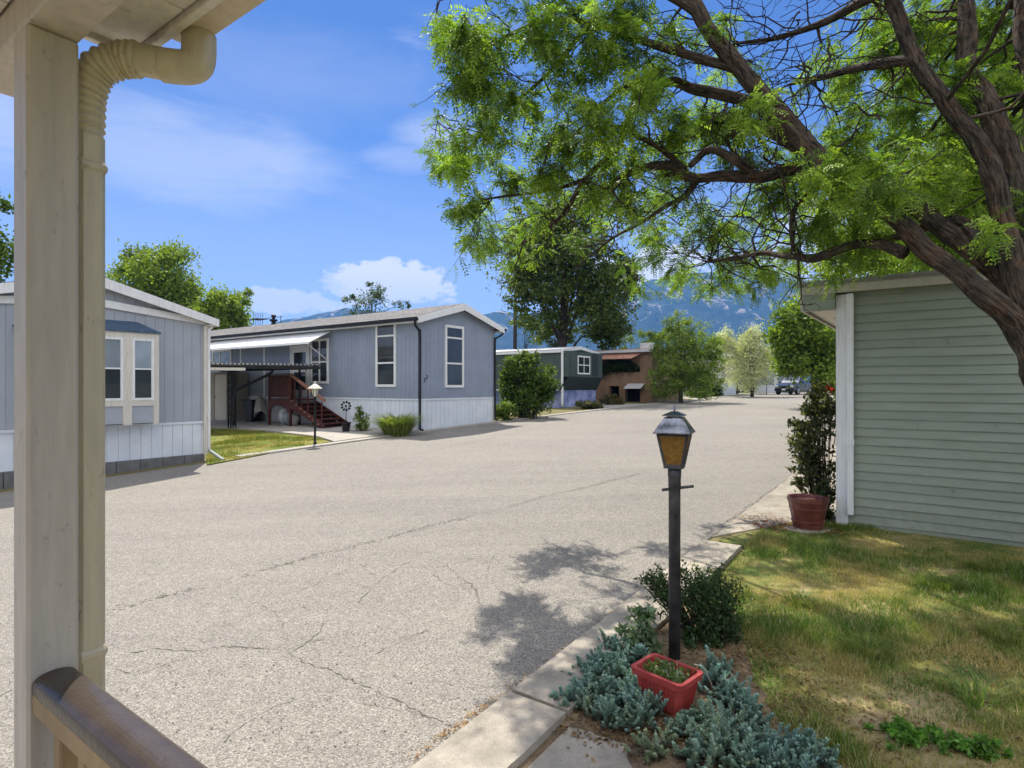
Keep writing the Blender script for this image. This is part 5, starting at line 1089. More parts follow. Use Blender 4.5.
# ------------------------------------------------------------------ lamps
m_lampblk = M('lamp_black', (.018, .018, .021), .45, .5, 11, .3, 60, 0, .5, col2=(.07, .068, .072)); m_amber = None
def amber():
    m, nt, b = newmat('amber_glass'); v = objco(nt); n = noise_n(nt, v, 38, 4, .6, .5)
    r = ramp(nt, n.outputs[0], [(.3, (.20, .115, .025)), (.7, (.36, .23, .06))]); nt.links.new(r.outputs[0], b.inputs['Base Color'])
    b.inputs['Roughness'].default_value = .25; b.inputs['Specular IOR Level'].default_value = .5
    tr = nd(nt, 'ShaderNodeBsdfTranslucent'); nt.links.new(mixc(nt, 1, r.outputs[0], (2.4, 2.3, 2.0), 'MULTIPLY'), tr.inputs[0]); mx = nd(nt, 'ShaderNodeMixShader'); mx.inputs[0].default_value = .6
    bumpn(nt, b, n.outputs[0], .4, .004); nt.links.new(b.outputs[0], mx.inputs[1]); nt.links.new(tr.outputs[0], mx.inputs[2]); nt.links.new(mx.outputs[0], nt.nodes['Material Output'].inputs[0]); return m
m_amber = amber()
m_lroof = M('lantern_roof_metal', (.03, .034, .05), .16, .5, 9, .9, 22, .9, .6, col2=(.30, .32, .38))
LB = G(674.5, 660)
lt = thing('lamp_post', 'black lamp post with amber lantern and crossbar standing behind the red planter', 'lamp post', LB, math.radians(-24))
s_ = LB.y/F; zt = lambda py: HC-(py-386)*s_-LB.z
pp = MB(); pp.lathe([(.0405, -.1), (.0405, zt(488)), (.043, zt(486)), (.043, zt(478)), (.046, zt(476)), (.046, zt(466))], 20); fix(pp.build('post', m_lampblk, lt, True))
MB().tube([(-.075, -.05, zt(489.5)), (.115, .085, zt(487)-.0)], .0105, 8).build('ladder_rest', m_lampblk, lt)
def frust(mb, a0, z0, a1, z1):
    mb.add([(-a0, -a0, z0), (a0, -a0, z0), (a0, a0, z0), (-a0, a0, z0), (-a1, -a1, z1), (a1, -a1, z1), (a1, a1, z1), (-a1, a1, z1)], [(0, 3, 2, 1), (4, 5, 6, 7), (0, 1, 5, 4), (1, 2, 6, 5), (2, 3, 7, 6), (3, 0, 4, 7)])
zb, zt_, ze, zc, zk, zf = zt(466), zt(433.5), zt(432), zt(417), zt(412.5), zt(404)
ab, at_, ae, ac = .056, .099, .125, .060
lf_ = MB(); frust(lf_, ab+.008, zb-.012, ab+.008, zb+.006)
for sx in (-1, 1):
    for sy in (-1, 1): lf_.tube([(sx*ab, sy*ab, zb), (sx*at_, sy*at_, zt_)], .0095, 4)
for q in range(4):
    c, s2_ = math.cos(q*math.pi/2), math.sin(q*math.pi/2); rot = lambda x, y, z, c=c, s2_=s2_: (x*c-y*s2_, x*s2_+y*c, z)
    lf_.tube([rot(-at_, -at_, zt_-.004), rot(at_, -at_, zt_-.004)], .009, 4); lf_.tube([rot(-ab, -ab, zb+.006), rot(ab, -ab, zb+.006)], .009, 4)
fix(lf_.build('lantern_frame', m_lampblk, lt))
for q in range(4):
    c, s2_ = math.cos(q*math.pi/2), math.sin(q*math.pi/2); rot = lambda x, y, z: (x*c-y*s2_, x*s2_+y*c, z)
    MB().add([rot(-ab+.004, -ab+.002, zb+.006), rot(ab-.004, -ab+.002, zb+.006), rot(at_-.004, -at_+.002, zt_-.004), rot(-at_+.004, -at_+.002, zt_-.004)], [(0, 1, 2, 3)]).build('glass_pane', m_amber, lt)
lr = MB(); frust(lr, ae, ze-.006, ae+.002, ze); frust(lr, ae, ze+.001, ac, zc); fix(lr.build('lantern_roof', m_lroof, lt))
cp_ = MB(); frust(cp_, .045, zc+.001, .045, zc+.008); frust(cp_, .073, zc+.009, .075, zc+.015); frust(cp_, .07, zc+.016, .022, zk+.008); cp_.lathe([(.006, zk), (.005, zf-.004), (.002, zf)], 8); fix(cp_.build('lantern_cap', m_lroof, lt))

def small_lamp(label, B, top, mat_sh, grp='lamp posts across the road'):
    t = thing('lamp_post', label, 'lamp post', B, .3, grp); h = top
    fix(MB().lathe([(.06, -.05), (.06, .05), (.032, .08), (.03, h-.38), (.05, h-.37), (.05, h-.34)], 10).build('post', m_black, t, True))
    fix(MB().lathe([(.19, h-.12), (.20, h-.11), (.12, h-.04), (.04, h+.02), (.03, h+.03), (.01, h+.1)], 10).build('lamp_shade', mat_sh, t))
    g = MB(); g.lathe([(.055, h-.335), (.10, h-.121)], 6); fix(g.build('glass_pane', M('milky_glass', (.62, .60, .50), .3, .1, 4, 0), t))
    f_ = MB()
    for k in range(6): a = k*math.pi/3; f_.tube([(.057*math.cos(a), .057*math.sin(a), h-.335), (.103*math.cos(a), .103*math.sin(a), h-.12)], .008, 4)
    f_.build('lantern_frame', m_black, t)
B_ = G(315, 445); small_lamp('small black lamp post with cream shade at the corner of the far lawn', B_, (445-386+386-381)*B_.y/F-.1, M('cream_shade', (.62, .58, .47), .45, .1, 5, 0))
b = gpt(766.5, 54); small_lamp('tiny white-topped lamp post far off beside the parked car', b, 1.75, m_white)

# ------------------------------------------------------------------ planter, pot and the plants at our feet
m_redp = M('faded_red_plastic', (.36, .042, .038), .5, .15, 6, .15, 30, 0, .35, col2=(.46, .085, .072)); m_soil = M('potting_soil', (.05, .036, .025), .95, .4, 30, .6, 50)
pc = [Vector((.736, 3.53)), Vector((.956, 3.30)), Vector((1.121, 3.557)), Vector((.901, 3.787))]
cen = sum(pc, Vector((0, 0)))/4; ux = (pc[1]-pc[0]); ang_p = math.atan2(ux.y, ux.x); hw, hd = .172, .128
pt = thing('planter', 'faded red ribbed rectangular planter at the foot of the black lamp post', 'planter', Vector((cen.x, cen.y, gz(cen.x, cen.y)+.012)), ang_p)
rim = .212
def rr(a, b, z, c=.02): return [(-a+c, -b, z), (a-c, -b, z), (a, -b+c, z), (a, b-c, z), (a-c, b, z), (-a+c, b, z), (-a, b-c, z), (-a, -b+c, z)]
rings = [rr(hw*.72, hd*.70, 0), rr(hw*.9, hd*.89, rim-.04), rr(hw, hd, rim-.038), rr(hw+.006, hd+.006, rim), rr(hw-.018, hd-.018, rim), rr(hw-.022, hd-.022, rim-.03), rr(hw*.84, hd*.8, rim-.055)]
pm = MB(); vs = sum(rings, []); pm.add(vs, [tuple(range(7, -1, -1))]+[(i*8+k, i*8+(k+1) % 8, (i+1)*8+(k+1) % 8, (i+1)*8+k) for i in range(6) for k in range(8)])
for k in range(11):
    t = (k+.5)/11*2-1
    for sy in (-1, 1): pm.tube([(hw*.66*t, sy*hd*.705, .012), (hw*.80*t, sy*hd*.885, rim-.055)], .0055, 5)
for k in range(7):
    t = (k+.5)/7*2-1
    for sx in (-1, 1): pm.tube([(sx*hw*.725, hd*.6*t, .012), (sx*hw*.895, hd*.74*t, rim-.055)], .0055, 5)
fix(pm.build('box', m_redp, pt))
so_ = MB(); so_.add(rr(hw*.86, hd*.82, rim-.052)+[(0, 0, rim-.035)], [(k, (k+1) % 8, 8) for k in range(8)]); so_.build('soil', m_soil, pt)
def leafset(n, sampler, L, asp, ca, cb, up=.4, var=.14):
    p = np.array([sampler() for _ in range(n)]); d = rand_dirs(n); d[:, 2] = np.abs(d[:, 2])*.8+up; nn_ = unit(rand_dirs(n)*.7+np.array([0, 0, 1.0]))
    return leaf_quads(p, d, nn_, L*NR.uniform(.6, 1.3, n), L*asp*NR.uniform(.7, 1.25, n)), tints(n, ca, cb, var)
def W(root, V):      # local leaf faces stay local to their root
    return V
sets = [leafset(170, lambda: (R.uniform(-hw*.75, hw*.75), R.uniform(-hd*.7, hd*.7), rim-.045+R.random()*.045), .034, .6, (.05, .10, .025), (.12, .19, .05)), leafset(60, lambda: (R.uniform(-hw*.7, hw*.7), R.uniform(-hd*.6, hd*.6), rim-.03+R.random()*.04), .03, .6, (.22, .26, .2), (.34, .36, .26))]
for s_k, nm, lb in ((sets[0], 'seedling', 'small green seedlings filling the red planter'), (sets[1], 'pale_seedling', 'pale grey-leaved sprigs among the seedlings in the red planter')):
    pl_ = quadmesh(nm, s_k[0], s_k[1], m_lf); pl_.location = pt.location; pl_.rotation_euler = (0, 0, ang_p); tag(pl_, lb, 'plant')
# pale strap hanging off the planter's corner
q0, q1 = P(694, 664, 3.56), G(716, 694, .02); ws = MB(); w_pts = catmull([tuple(q0), tuple(q0.lerp(q1, .3)+Vector((.015, 0, .03))), tuple(q0.lerp(q1, .7)+Vector((.01, 0, .01))), tuple(q1), tuple(q1+Vector((.05, -.10, 0)))], 6)
ws.tube([Vector(p) for p in w_pts], .0055, 6, flat=.5); tag(ws.build('strap', M('pale_strap', (.55, .47, .38), .6, .1, 5, 0), smooth=True), 'thin pale strip curving from the planter corner down to the soil', 'strap')

def succulent(name, label, pts, group='blue-green succulents at the kerb'):
    """upright stems ringed with short blue-green leaves; pts = (x, y, spread, count, hue)"""
    V, T = [], []
    sb = MB()
    for x, y, sp_, n, hue in pts:
        for _ in range(int(n*1.5)):
            px_, py_ = x+R.gauss(0, sp_), y+R.gauss(0, sp_); z0 = gz(px_, py_)+.005; hh = R.uniform(.08, .19)*max(.5, 1.15-math.hypot(px_-x, py_-y)/(sp_*2.6)); ln = Vector((R.gauss(0, .45)+(px_-x)*2.2, R.gauss(0, .45)+(py_-y)*2.2-.25, 1)).normalized()
            m_ = 34; k = np.arange(m_); tt = (k+.5)/m_; a = k*2.4+R.random()*6
            c = np.array([px_, py_, z0])+np.outer(tt**.8*hh, np.array(ln))*1.0; c[:, 2] += 0
            rad = .010*(1-.25*tt); d = np.stack([np.cos(a), np.sin(a), .55+1.5*tt**3], 1); p = c+np.stack([np.cos(a), np.sin(a), 0*a], 1)*rad[:, None]*.3
            nn_ = np.stack([-np.cos(a)*.7, -np.sin(a)*.7, np.ones(m_)], 1)
            sz = .031*R.uniform(.6, 1.25)
            V.append(leaf_quads(p, d, nn_, sz*(1-.35*tt), sz*.50, .25, .5)); hv = min(1, max(0, hue+R.gauss(.06, .14))); base = np.array((.215, .335, .285))*(1-hv)+np.array((.30, .34, .17))*hv
            old = (tt < .25)[:, None]; cc = np.tile(base, (m_, 1))*R.uniform(.72, 1.2)*(.8+.35*tt[:, None]); cc = np.where(old, np.array((.16, .13, .085))*R.uniform(.6, 1.2), cc); T.append(cc)
    o = quadmesh(name, np.concatenate(V), np.concatenate(T), m_succ); return tag(o, label, 'succulent', group)
m_succ = leafmat('succulent_leaf', .12, .55, .25, (1.2, 1.4, 1.0))
def gp(px, py): v = G(px, py); return v.x, v.y
def sp(*a): return [(*gp(px, py), s_, n, h) for px, py, s_, n, h in a]
succulent('succulent_clump', 'upper left blue-green succulent mound rising between kerb slab and red planter', sp((606, 680, .055, 34, .05), (590, 696, .045, 20, .15), (636, 690, .035, 16, .1), (606, 672, .055, 36, .0), (592, 680, .05, 26, 0), (620, 668, .05, 22, 0)))
succulent('succulent_clump', 'small blue-green succulent tuft lying farthest out on the kerb slab', sp((566, 706, .035, 13, .05), (578, 706, .035, 12, .05)))
succulent('succulent_clump', 'dense blue-green succulent mound directly left of the red planter', sp((640, 728, .055, 34, .25), (590, 716, .05, 20, .3), (610, 703, .06, 40, 0), (632, 710, .055, 36, .0), (650, 716, .04, 24, .05), (612, 725, .045, 18, .1)))
succulent('succulent_clump', 'blue-green succulent strip running back along the lawn edge right of the planter', sp((716, 676, .04, 16, .1), (722, 735, .05, 24, .15), (700, 724, .035, 14, .3), (712, 690, .05, 18, .0), (728, 700, .05, 22, 0), (742, 714, .05, 24, 0), (752, 724, .04, 20, 0)))
succulent('succulent_clump', 'straggling green succulent stems below the red planter at the bottom edge', sp((652, 756, .05, 12, .7), (690, 738, .04, 22, .2), (712, 748, .05, 24, .3), (735, 744, .05, 20, .3), (706, 765, .06, 26, .25), (736, 766, .05, 24, .4)))
succulent('succulent_clump', 'large blue-green succulent mound at the bottom edge on the lawn side', sp((772, 756, .05, 34, 0), (792, 758, .05, 34, 0), (816, 764, .05, 30, 0), (760, 770, .06, 26, .05), (800, 775, .06, 30, 0)))
succulent('succulent_clump', 'blue-green succulent stems between lamp post and kerb behind the planter', sp((625, 655, .045, 22, .0), (610, 652, .03, 12, .1)))
# dry stems and fallen leaves among them
def litter(name, label, poly_pts, n, L, cols, lift=.012, kind='stuff'):
    P_ = np.array([[*gp(px+R.gauss(0, sx), py+R.gauss(0, sy))] for px, py, sx, sy, m_ in poly_pts for _ in range(m_)]); n = len(P_); z = np.array([gz(a, b) for a, b in P_])+lift+NR.random(n)*.012
    p = np.column_stack([P_, z]); d = rand_dirs(n); d[:, 2] *= .25; c = np.array([cols[R.randrange(len(cols))] for _ in range(n)])*NR.uniform(.7, 1.25, (n, 1))
    o = quadmesh(name, leaf_quads(p, d, unit(rand_dirs(n)*.5+np.array([0, 0, 1.0])), L*NR.uniform(.4, 1.4, n), L*.4*NR.uniform(.5, 1.3, n)), c, m_lf, kind=kind); o['label'] = label; return o
DRY = [(.24, .14, .06), (.30, .20, .10), (.16, .10, .05), (.34, .26, .15), (.12, .08, .05)]; ORG = [(.42, .22, .05), (.36, .17, .04), (.30, .15, .05), (.44, .30, .10)]
kl = [(410+(640-410)*k/70+R.gauss(0, 1.5), 762+(597-762)*k/70+R.gauss(0, 1.5), 1.5, 1.0, (8 if 8 < k < 26 or 44 < k < 66 else 3)) for k in range(71)]+[(600+38*k/14+R.gauss(0, 3), 626-24*k/14+R.gauss(0, 2), 2.5, 1.2, 20) for k in range(15)]
litter('leaf_litter', 'orange-brown leaf bits along the kerb', kl, 0, .022, ORG+DRY[:1], .012)
litter('dry_stems', 'dry stems and dead leaves in the planting bed', [(640, 735, 30, 10, 330), (600, 730, 25, 8, 200), (700, 720, 16, 12, 260), (720, 735, 22, 14, 220), (660, 742, 28, 8, 180), (620, 690, 30, 16, 160), (730, 640, 22, 16, 420), (745, 655, 16, 12, 200), (690, 650, 18, 10, 160), (770, 530, 30, 8, 160), (785, 640, 30, 25, 300), (860, 690, 70, 40, 500), (775, 650, 14, 26, 500), (800, 715, 16, 18, 320), (760, 610, 14, 14, 300), (850, 745, 40, 20, 300), (950, 640, 50, 30, 300)], 0, .035, DRY, .014)
litter('pot_litter', 'reddish dead leaves round the barrel pot', [(780, 528, 14, 4, 260), (835, 533, 12, 4, 160), (765, 520, 12, 4, 90)], 0, .05, [(.30, .10, .06), (.22, .10, .06), (.34, .18, .10)], .014)

def shrub(name, label, cat, B, lobes, n, L, asp, ca, cb, stems=14, mat=None, sr=.006, extra=None, group=None):
    t = thing(name, label, cat, B, 0, group); V, T = [], []; sm = MB(); vol = np.array([l[3]*l[4]*l[5] for l in lobes])**.75; vol /= vol.sum()
    for l, f_ in zip(lobes, vol):
        m_ = int(n*f_); nc = max(4, m_//24); cs = []
        for k in range(nc):
            d = rand_dirs(1)[0]; c = np.array(l[:3])+d*np.array(l[3:6])*(NR.random()**.4); cs.append(c)
            nn_ = max(3, m_//nc); p = c+NR.normal(size=(nn_, 3))*min(l[3:6])*.17; p[:, 2] = np.maximum(p[:, 2], .02); dd = rand_dirs(nn_); dd[:, 2] += .25
            V.append(leaf_quads(p, dd, unit(rand_dirs(nn_)*.8+np.array([0, 0, 1.])), L*NR.uniform(.6, 1.3, nn_), L*asp*NR.uniform(.7, 1.3, nn_))); T.append(tints(nn_, ca, cb, .14)*(1+NR.normal()*.14))
        for c in cs[::max(1, len(cs)//stems)]:
            r0 = Vector((R.gauss(0, .15)*l[3]+l[0]*.3, R.gauss(0, .15)*l[4]+l[1]*.3, -.02)); mid = r0.lerp(Vector(c), .55)+Vector((0, 0, .1*l[5])); sm.tube([Vector(q) for q in catmull([tuple(r0), tuple(mid), tuple(c)], 4)], [sr*(1.2-j*.1) for j in range(9)], 5, cap=False)
    if extra: V.append(extra[0]); T.append(extra[1])
    quadmesh('foliage', np.concatenate(V), np.concatenate(T), mat or m_lf, t); sm.build('stem', m_bark2, t); return t
def lobp(B, *spec):
    out = []
    for px, py, dd, rx, ry, rz in spec:
        y = B.y+dd; p = P(px, py, y); out.append((p.x-B.x, p.y-B.y, p.z-B.z, rx*y/F, ry, rz*y/F))
    return out
B_ = G(712, 640); shrub('shrub', 'dense small-leaved dark green shrub right behind the lamp post', 'shrub', B_, lobp(B_, (712, 612, 0, 28, .2, 28), (690, 588, .1, 24, .22, 20), (718, 590, .1, 22, .2, 22), (658, 583, .15, 16, .15, 13), (726, 625, 0, 14, .18, 22), (700, 640, -.05, 24, .15, 18), (672, 600, .1, 20, .2, 16)), 7500, .030, .55, (.035, .065, .026), (.085, .135, .055))
B_ = G(642, 655); bl_ = lobp(B_, (642, 622, 0, 14, .1, 14), (630, 635, 0, 12, .1, 10), (652, 640, 0, 10, .1, 10)); shrub('broadleaf_plant', 'grey-green broad-leaved plant at the kerb left of the lamp post', 'plant', B_, bl_, 420, .065, .42, (.10, .16, .09), (.20, .27, .15), 8)
B_ = G(645, 668); ro_ = thing('pale_plant', 'pale blue-green rosette with thick leaves touching the back of the red planter', 'plant', B_)
V_ = []
k = np.arange(26); a = k*2.4; tt = k/26
V_.append(leaf_quads(np.column_stack([0*a-.03, 0*a, .07+.05*tt]), np.column_stack([np.cos(a), np.sin(a), .25+1.3*tt]), np.column_stack([-np.cos(a)*.5, -np.sin(a)*.5, 0*a+1]), .10*(1-.5*tt), .05*(1-.4*tt), .2, .55))
quadmesh('leaves', V_[0], np.tile(np.array((.20, .32, .28)), (26, 1))*NR.uniform(.85, 1.15, (26, 1)), m_succ, ro_); MB().tube([(0, 0, -.02), (-.02, 0, .04), (-.03, 0, .1)], .012, 6).build('stem', m_bark2, ro_)
B_ = G(722, 595); shrub('straggly_plant', 'thin yellow-green straggling twigs at the lawn edge above the dark shrub', 'plant', B_, lobp(B_, (722, 580, 0, 24, .2, 12), (690, 572, .1, 18, .15, 9)), 260, .03, .5, (.12, .15, .04), (.22, .22, .09), 12, sr=.004)
def tussock(name, label, cat, B, n, h, rad, ca, cb, wdt=.012, lean=.6, group=None, kind=None):
    a = NR.random(n)*2*np.pi; r = np.sqrt(NR.random(n))*rad; p = np.column_stack([B.x+r*np.cos(a), B.y+r*np.sin(a), np.array([gz(B.x+q*math.cos(s_), B.y+q*math.sin(s_)) for q, s_ in zip(r, a)])]); hh = h*NR.uniform(.55, 1.1, n)
    a2 = a+NR.normal(size=n)*.6; d = np.column_stack([np.cos(a2)*lean*NR.random(n), np.sin(a2)*lean*NR.random(n), np.ones(n)]); d = unit(d); s_ = np.column_stack([-np.sin(a2), np.cos(a2), 0*a]); out = np.column_stack([np.cos(a2), np.sin(a2), 0*a])
    m1 = p+d*(hh*.55)[:, None]; tip = m1+unit(d*.5+out*lean*.9-np.array([0, 0, .12]))*(hh*.5)[:, None]; w_ = wdt*NR.uniform(.7, 1.2, n)[:, None]
    V = np.concatenate([np.stack([p-s_*w_*.5, p+s_*w_*.5, m1+s_*w_*.45, m1-s_*w_*.45], 1), np.stack([m1-s_*w_*.45, m1+s_*w_*.45, tip+s_*.001, tip-s_*.001], 1)]); c = tints(n, ca, cb, .12)
    o = quadmesh(name, V, np.concatenate([c, c]), m_lf, kind=kind); 
    if cat: tag(o, label, cat, group)
    return o
# barrel pot and the dark-leaved rose beside the sage wall
BP = G(808, 528.5); bpz = thing('barrel_pot', 'dark red barrel-shaped pot on a flat stone at the corner of the sage green wall', 'pot', BP+Vector((0, 0, .02)))
m_pot = M('dark_red_glaze', (.10, .022, .016), .35, .35, 5, .25, 20, 0, .6, col2=(.19, .05, .035)); sc__ = BP.y/F; rt_, rb_ = 18.6*sc__, 13.8*sc__; hp = 30*sc__
fix(MB().lathe([(rb_, .0), (rb_*1.02, .03), (rb_+(rt_-rb_)*.5, hp*.5), (rt_*.97, hp*.8), (rt_*.99, hp*.86), (rt_*1.03, hp*.87), (rt_*1.04, hp), (rt_*.93, hp), (rt_*.9, hp*.88)], 12, rot=.2).build('pot', m_pot, bpz))
fix(MB().lathe([(rt_*.9, hp*.86), (.02, hp*.9)], 12, rot=.2).build('soil', m_soil, bpz))
for z, r_ in ((.07, rb_*1.09), (hp*.62, rb_+(rt_-rb_)*.66)): fix(MB().lathe([(r_, z), (r_+.008, z+.004), (r_+.008, z+.022), (r_, z+.026)], 12, rot=.2).build('hoop', m_pot, bpz))
st1 = MB(); st1.lathe([(.27, -.02), (.28, .0), (.27, .016)], 9, sy=.8); tag(fix(st1.build('stepping_stone', m_conc2, loc=BP+Vector((-.02, -.04, .0)))), 'flat grey stone under the dark red barrel pot', 'stone')
BR = gpt(826, 7.75); ex = leafset(70, lambda: (R.gauss(.06, .05), R.gauss(0, .06), R.choice((1.72, 1.78))+R.gauss(0, .05)), .055, .8, (.35, .015, .02), (.5, .03, .03))
q_ = P(824, 390, 7.75)-BR; ex = leafset(34, lambda: (q_.x+R.gauss(0.06, .035), q_.y+R.gauss(0, .04), q_.z+R.gauss(0, .03)), .05, .8, (.20, .010, .014), (.32, .02, .02))
shrub('rose_bush', 'tall open rose bush with dark leaves and red blooms between barrel pot and wall', 'shrub', BR, lobp(BR, (820, 480, 0, 20, .3, 30), (812, 445, 0, 20, .3, 24), (820, 412, 0, 17, .25, 26), (802, 462, 0, 12, .2, 20), (800, 432, 0, 9, .2, 14), (828, 398, 0, 12, .25, 22), (812, 410, 0, 10, .2, 16), (818, 395, 0, 7, .15, 14), (801, 475, 0, 7, .15, 14)), 4300, .066, .6, (.05, .062, .028), (.13, .14, .06), 9, sr=.004, extra=ex)
q_ = P(808, 495, 7.5); B_ = gpt(826, 7.45); shrub('dark_bush', 'low dark green bush squeezed between the barrel pot and the white corner board', 'bush', B_, lobp(B_, (826, 505, 0, 9, .12, 22),), 700, .05, .55, (.03, .05, .02), (.07, .10, .035), 10)

# ------------------------------------------------------------------ grass
def pip(x, y, poly):
    c = np.zeros(len(x), bool); j = len(poly)-1
    for i in range(len(poly)):
        xi, yi = poly[i]; xj, yj = poly[j]; h_ = ((yi > y) != (yj > y)) & (x < (xj-xi)*(y-yi)/((yj-yi) or 1e-9)+xi); c ^= h_; j = i
    return c
def turf(name, poly, n, srange, trange, hgt, wdt, dz, cols, dens_scale, seed, cut=.42):
    s_ = NR.uniform(*srange, n); t_ = NR.uniform(*trange, n); k = pip(s_, t_, poly); k = k & ~(pip(s_, t_, bed_poly) & (NR.random(n) < .94)) if name == 'grass' else k; s_, t_ = s_[k], t_[k]
    X = (s_+1.13*UX+4.09*UY); x = X*UX+t_*UY; y = X*UY-t_*UX; z = np.interp(s_, SN, SZ)+dz
    nv = np.array([noise.noise(Vector((a*dens_scale, b*dens_scale, seed)))+.5*noise.noise(Vector((a*dens_scale*3.3, b*dens_scale*3.3, seed+4))) for a, b in zip(x, y)])
    dry = np.array([noise.noise(Vector((a*1.4, b*1.4, seed+9)))+.45*noise.noise(Vector((a*6, b*6, seed+2))) for a, b in zip(x, y)])
    keep = NR.random(len(x)) < np.clip((nv+cut)*1.5, .06, 1); x, y, z, nv, dry = x[keep], y[keep], z[keep], nv[keep], dry[keep]; m_ = len(x)
    p = np.column_stack([x, y, z]); a = NR.random(m_)*2*np.pi; ln = np.column_stack([np.cos(a), np.sin(a), 0*a])*NR.uniform(.2, 1.1, (m_, 1)); d = unit(ln+np.array([0, 0, .9])); h_ = hgt*NR.uniform(.4, 1.3, m_)*(.8+np.clip(nv, -.3, .6)); s2_ = np.column_stack([-np.sin(a), np.cos(a), 0*a]); w_ = wdt*NR.uniform(.6, 1.3, (m_, 1))
    f_ = np.clip(dry*1.7+.38+NR.normal(size=m_)*.2, 0, 1)[:, None]; h_ = h_*(1.35-.8*f_[:, 0]); tip = p+d*h_[:, None]; V = np.stack([p-s2_*w_*.5, p+s2_*w_*.5, tip+s2_*w_*.1, tip-s2_*w_*.1], 1)
    c = np.array(cols[0])*(1-f_)+np.array(cols[1])*f_; c = np.where(NR.random((m_, 1)) < .10, np.array(cols[2]), c)*NR.uniform(.75, 1.25, (m_, 1))
    o = quadmesh(name, V, c, m_grass, kind='stuff'); o['label'] = 'short patchy grass'; return o
m_grass = leafmat('grass_blade', .3, .6, .2, (1.4, 1.4, .6))
turf('grass', lawn_poly, 560000, (-3.2, 4.6), (-1.75, 3.2), .050, .0045, .012, ((.12, .205, .03), (.46, .37, .14), (.52, .43, .26)), 1.0, 3.0, .46)
turf('grass_beyond_road', left_lawn, 60000, (min(p[0] for p in left_lawn), max(p[0] for p in left_lawn)), (min(p[1] for p in left_lawn), max(p[1] for p in left_lawn)), .06, .012, .03, ((.13, .18, .025), (.30, .25, .05), (.36, .29, .10)), .8, 8.0, .6)
for px, py, lab in ((802, 606, 'tall pale green tuft of grass nearest the dark shrub'), (940, 588, 'fresh green tuft of grass on the lawn below the sage wall'), (985, 572, 'bright green tuft of grass near the foot of the sage wall at the right edge'), (870, 655, 'wide dark green tuft in the middle of the lawn'), (1000, 640, 'green tuft of grass at the right edge halfway down the lawn')):
    tussock('grass_tuft', lab, 'grass tuft', G(px, py), 260, .13, .13, (.10, .17, .03), (.24, .26, .07), .006, .8, 'grass tufts on the lawn')
B_ = G(935, 745); shrub('lawn_weed', 'bright green leafy weed patch near the bottom right corner of the lawn', 'weed', B_, [(-.05, .0, .03, .26, .14, .05), (.10, -.06, .03, .2, .1, .05), (-.2, .1, .03, .14, .08, .04), (.2, -.1, .04, .12, .08, .05)], 1700, .032, .6, (.09, .2, .03), (.17, .32, .06), 6)
B_ = G(975, 705); tussock('tall_weed', 'upright pale green blades of weed near the right edge of the lawn', 'weed', B_, 60, .2, .1, (.14, .22, .05), (.24, .3, .1), .011, .7)

# ------------------------------------------------------------------ by the homes across the road
B_ = G(396, 436.5); tussock('ornamental_grass', 'arching clump of long green grass at the corner of the blue-grey home', 'grass clump', B_+Vector((-.02, .25, 0)), 1000, 1.0, .36, (.13, .18, .035), (.38, .42, .14), .03, 1.05)
B_ = G(362, 433); shrub('garden_plant', 'small upright yellow-green plant left of the arching grass clump', 'plant', B_, lobp(B_, (362, 422, .1, 8, .25, 10), (360, 413, .1, 4, .2, 7)), 900, .10, .4, (.10, .15, .03), (.22, .28, .08), 10)
bpw = G(346, 431.5, .06); pw_ = thing('pinwheel', 'dark metal garden pinwheel in a black pot before the white skirting', 'pinwheel', bpw, .2); s_ = bpw.y/F
fix(MB().lathe([(.11, 0), (.15, .26), (.17, .27), (.17, .31), (.13, .31), (.12, .24), (.02, .25)], 12).build('pot', m_black, pw_)); MB().tube([(0, 0, .2), (0, 0, 25*s_)], .012, 6).build('pole', m_black, pw_)
wh = MB(); hz_ = 25.5*s_
for k in range(9):
    a = 2*math.pi*k/9; c, d = math.cos(a), math.sin(a); r1, r2 = .07, 5.6*s_*1.0; wv = .052
    wh.add([(c*r1, -.03, hz_+d*r1), (c*(r1+r2)*.55-d*wv, -.05, hz_+d*(r1+r2)*.55+c*wv), (c*r2, -.03, hz_+d*r2), (c*(r1+r2)*.55+d*wv*.9, -.02, hz_+d*(r1+r2)*.55-c*wv*.9)], [(0, 1, 2, 3)])
wh.tube([(0, -.06, hz_), (0, 0, hz_)], .04, 8); wh.build('wheel', m_black, pw_)
B_ = G(527, 419); shrub('bush', 'tall rounded bright-leaved bush in front of the dark green home', 'bush', B_, lobp(B_, (527, 392, .4, 25, .9, 26), (520, 368, .4, 18, .7, 14), (545, 385, .3, 12, .6, 20), (510, 390, .4, 12, .6, 22), (530, 358, .4, 9, .5, 8)), 9000, .15, .6, (.05, .09, .016), (.125, .18, .035), 12, sr=.02)
B_ = G(506, 421.5); shrub('bush', 'low light green bush beside the downspout of the blue-grey home', 'bush', B_, lobp(B_, (505, 411, .1, 11, .4, 9),), 1800, .11, .6, (.08, .13, .02), (.15, .21, .045), 8, sr=.015)
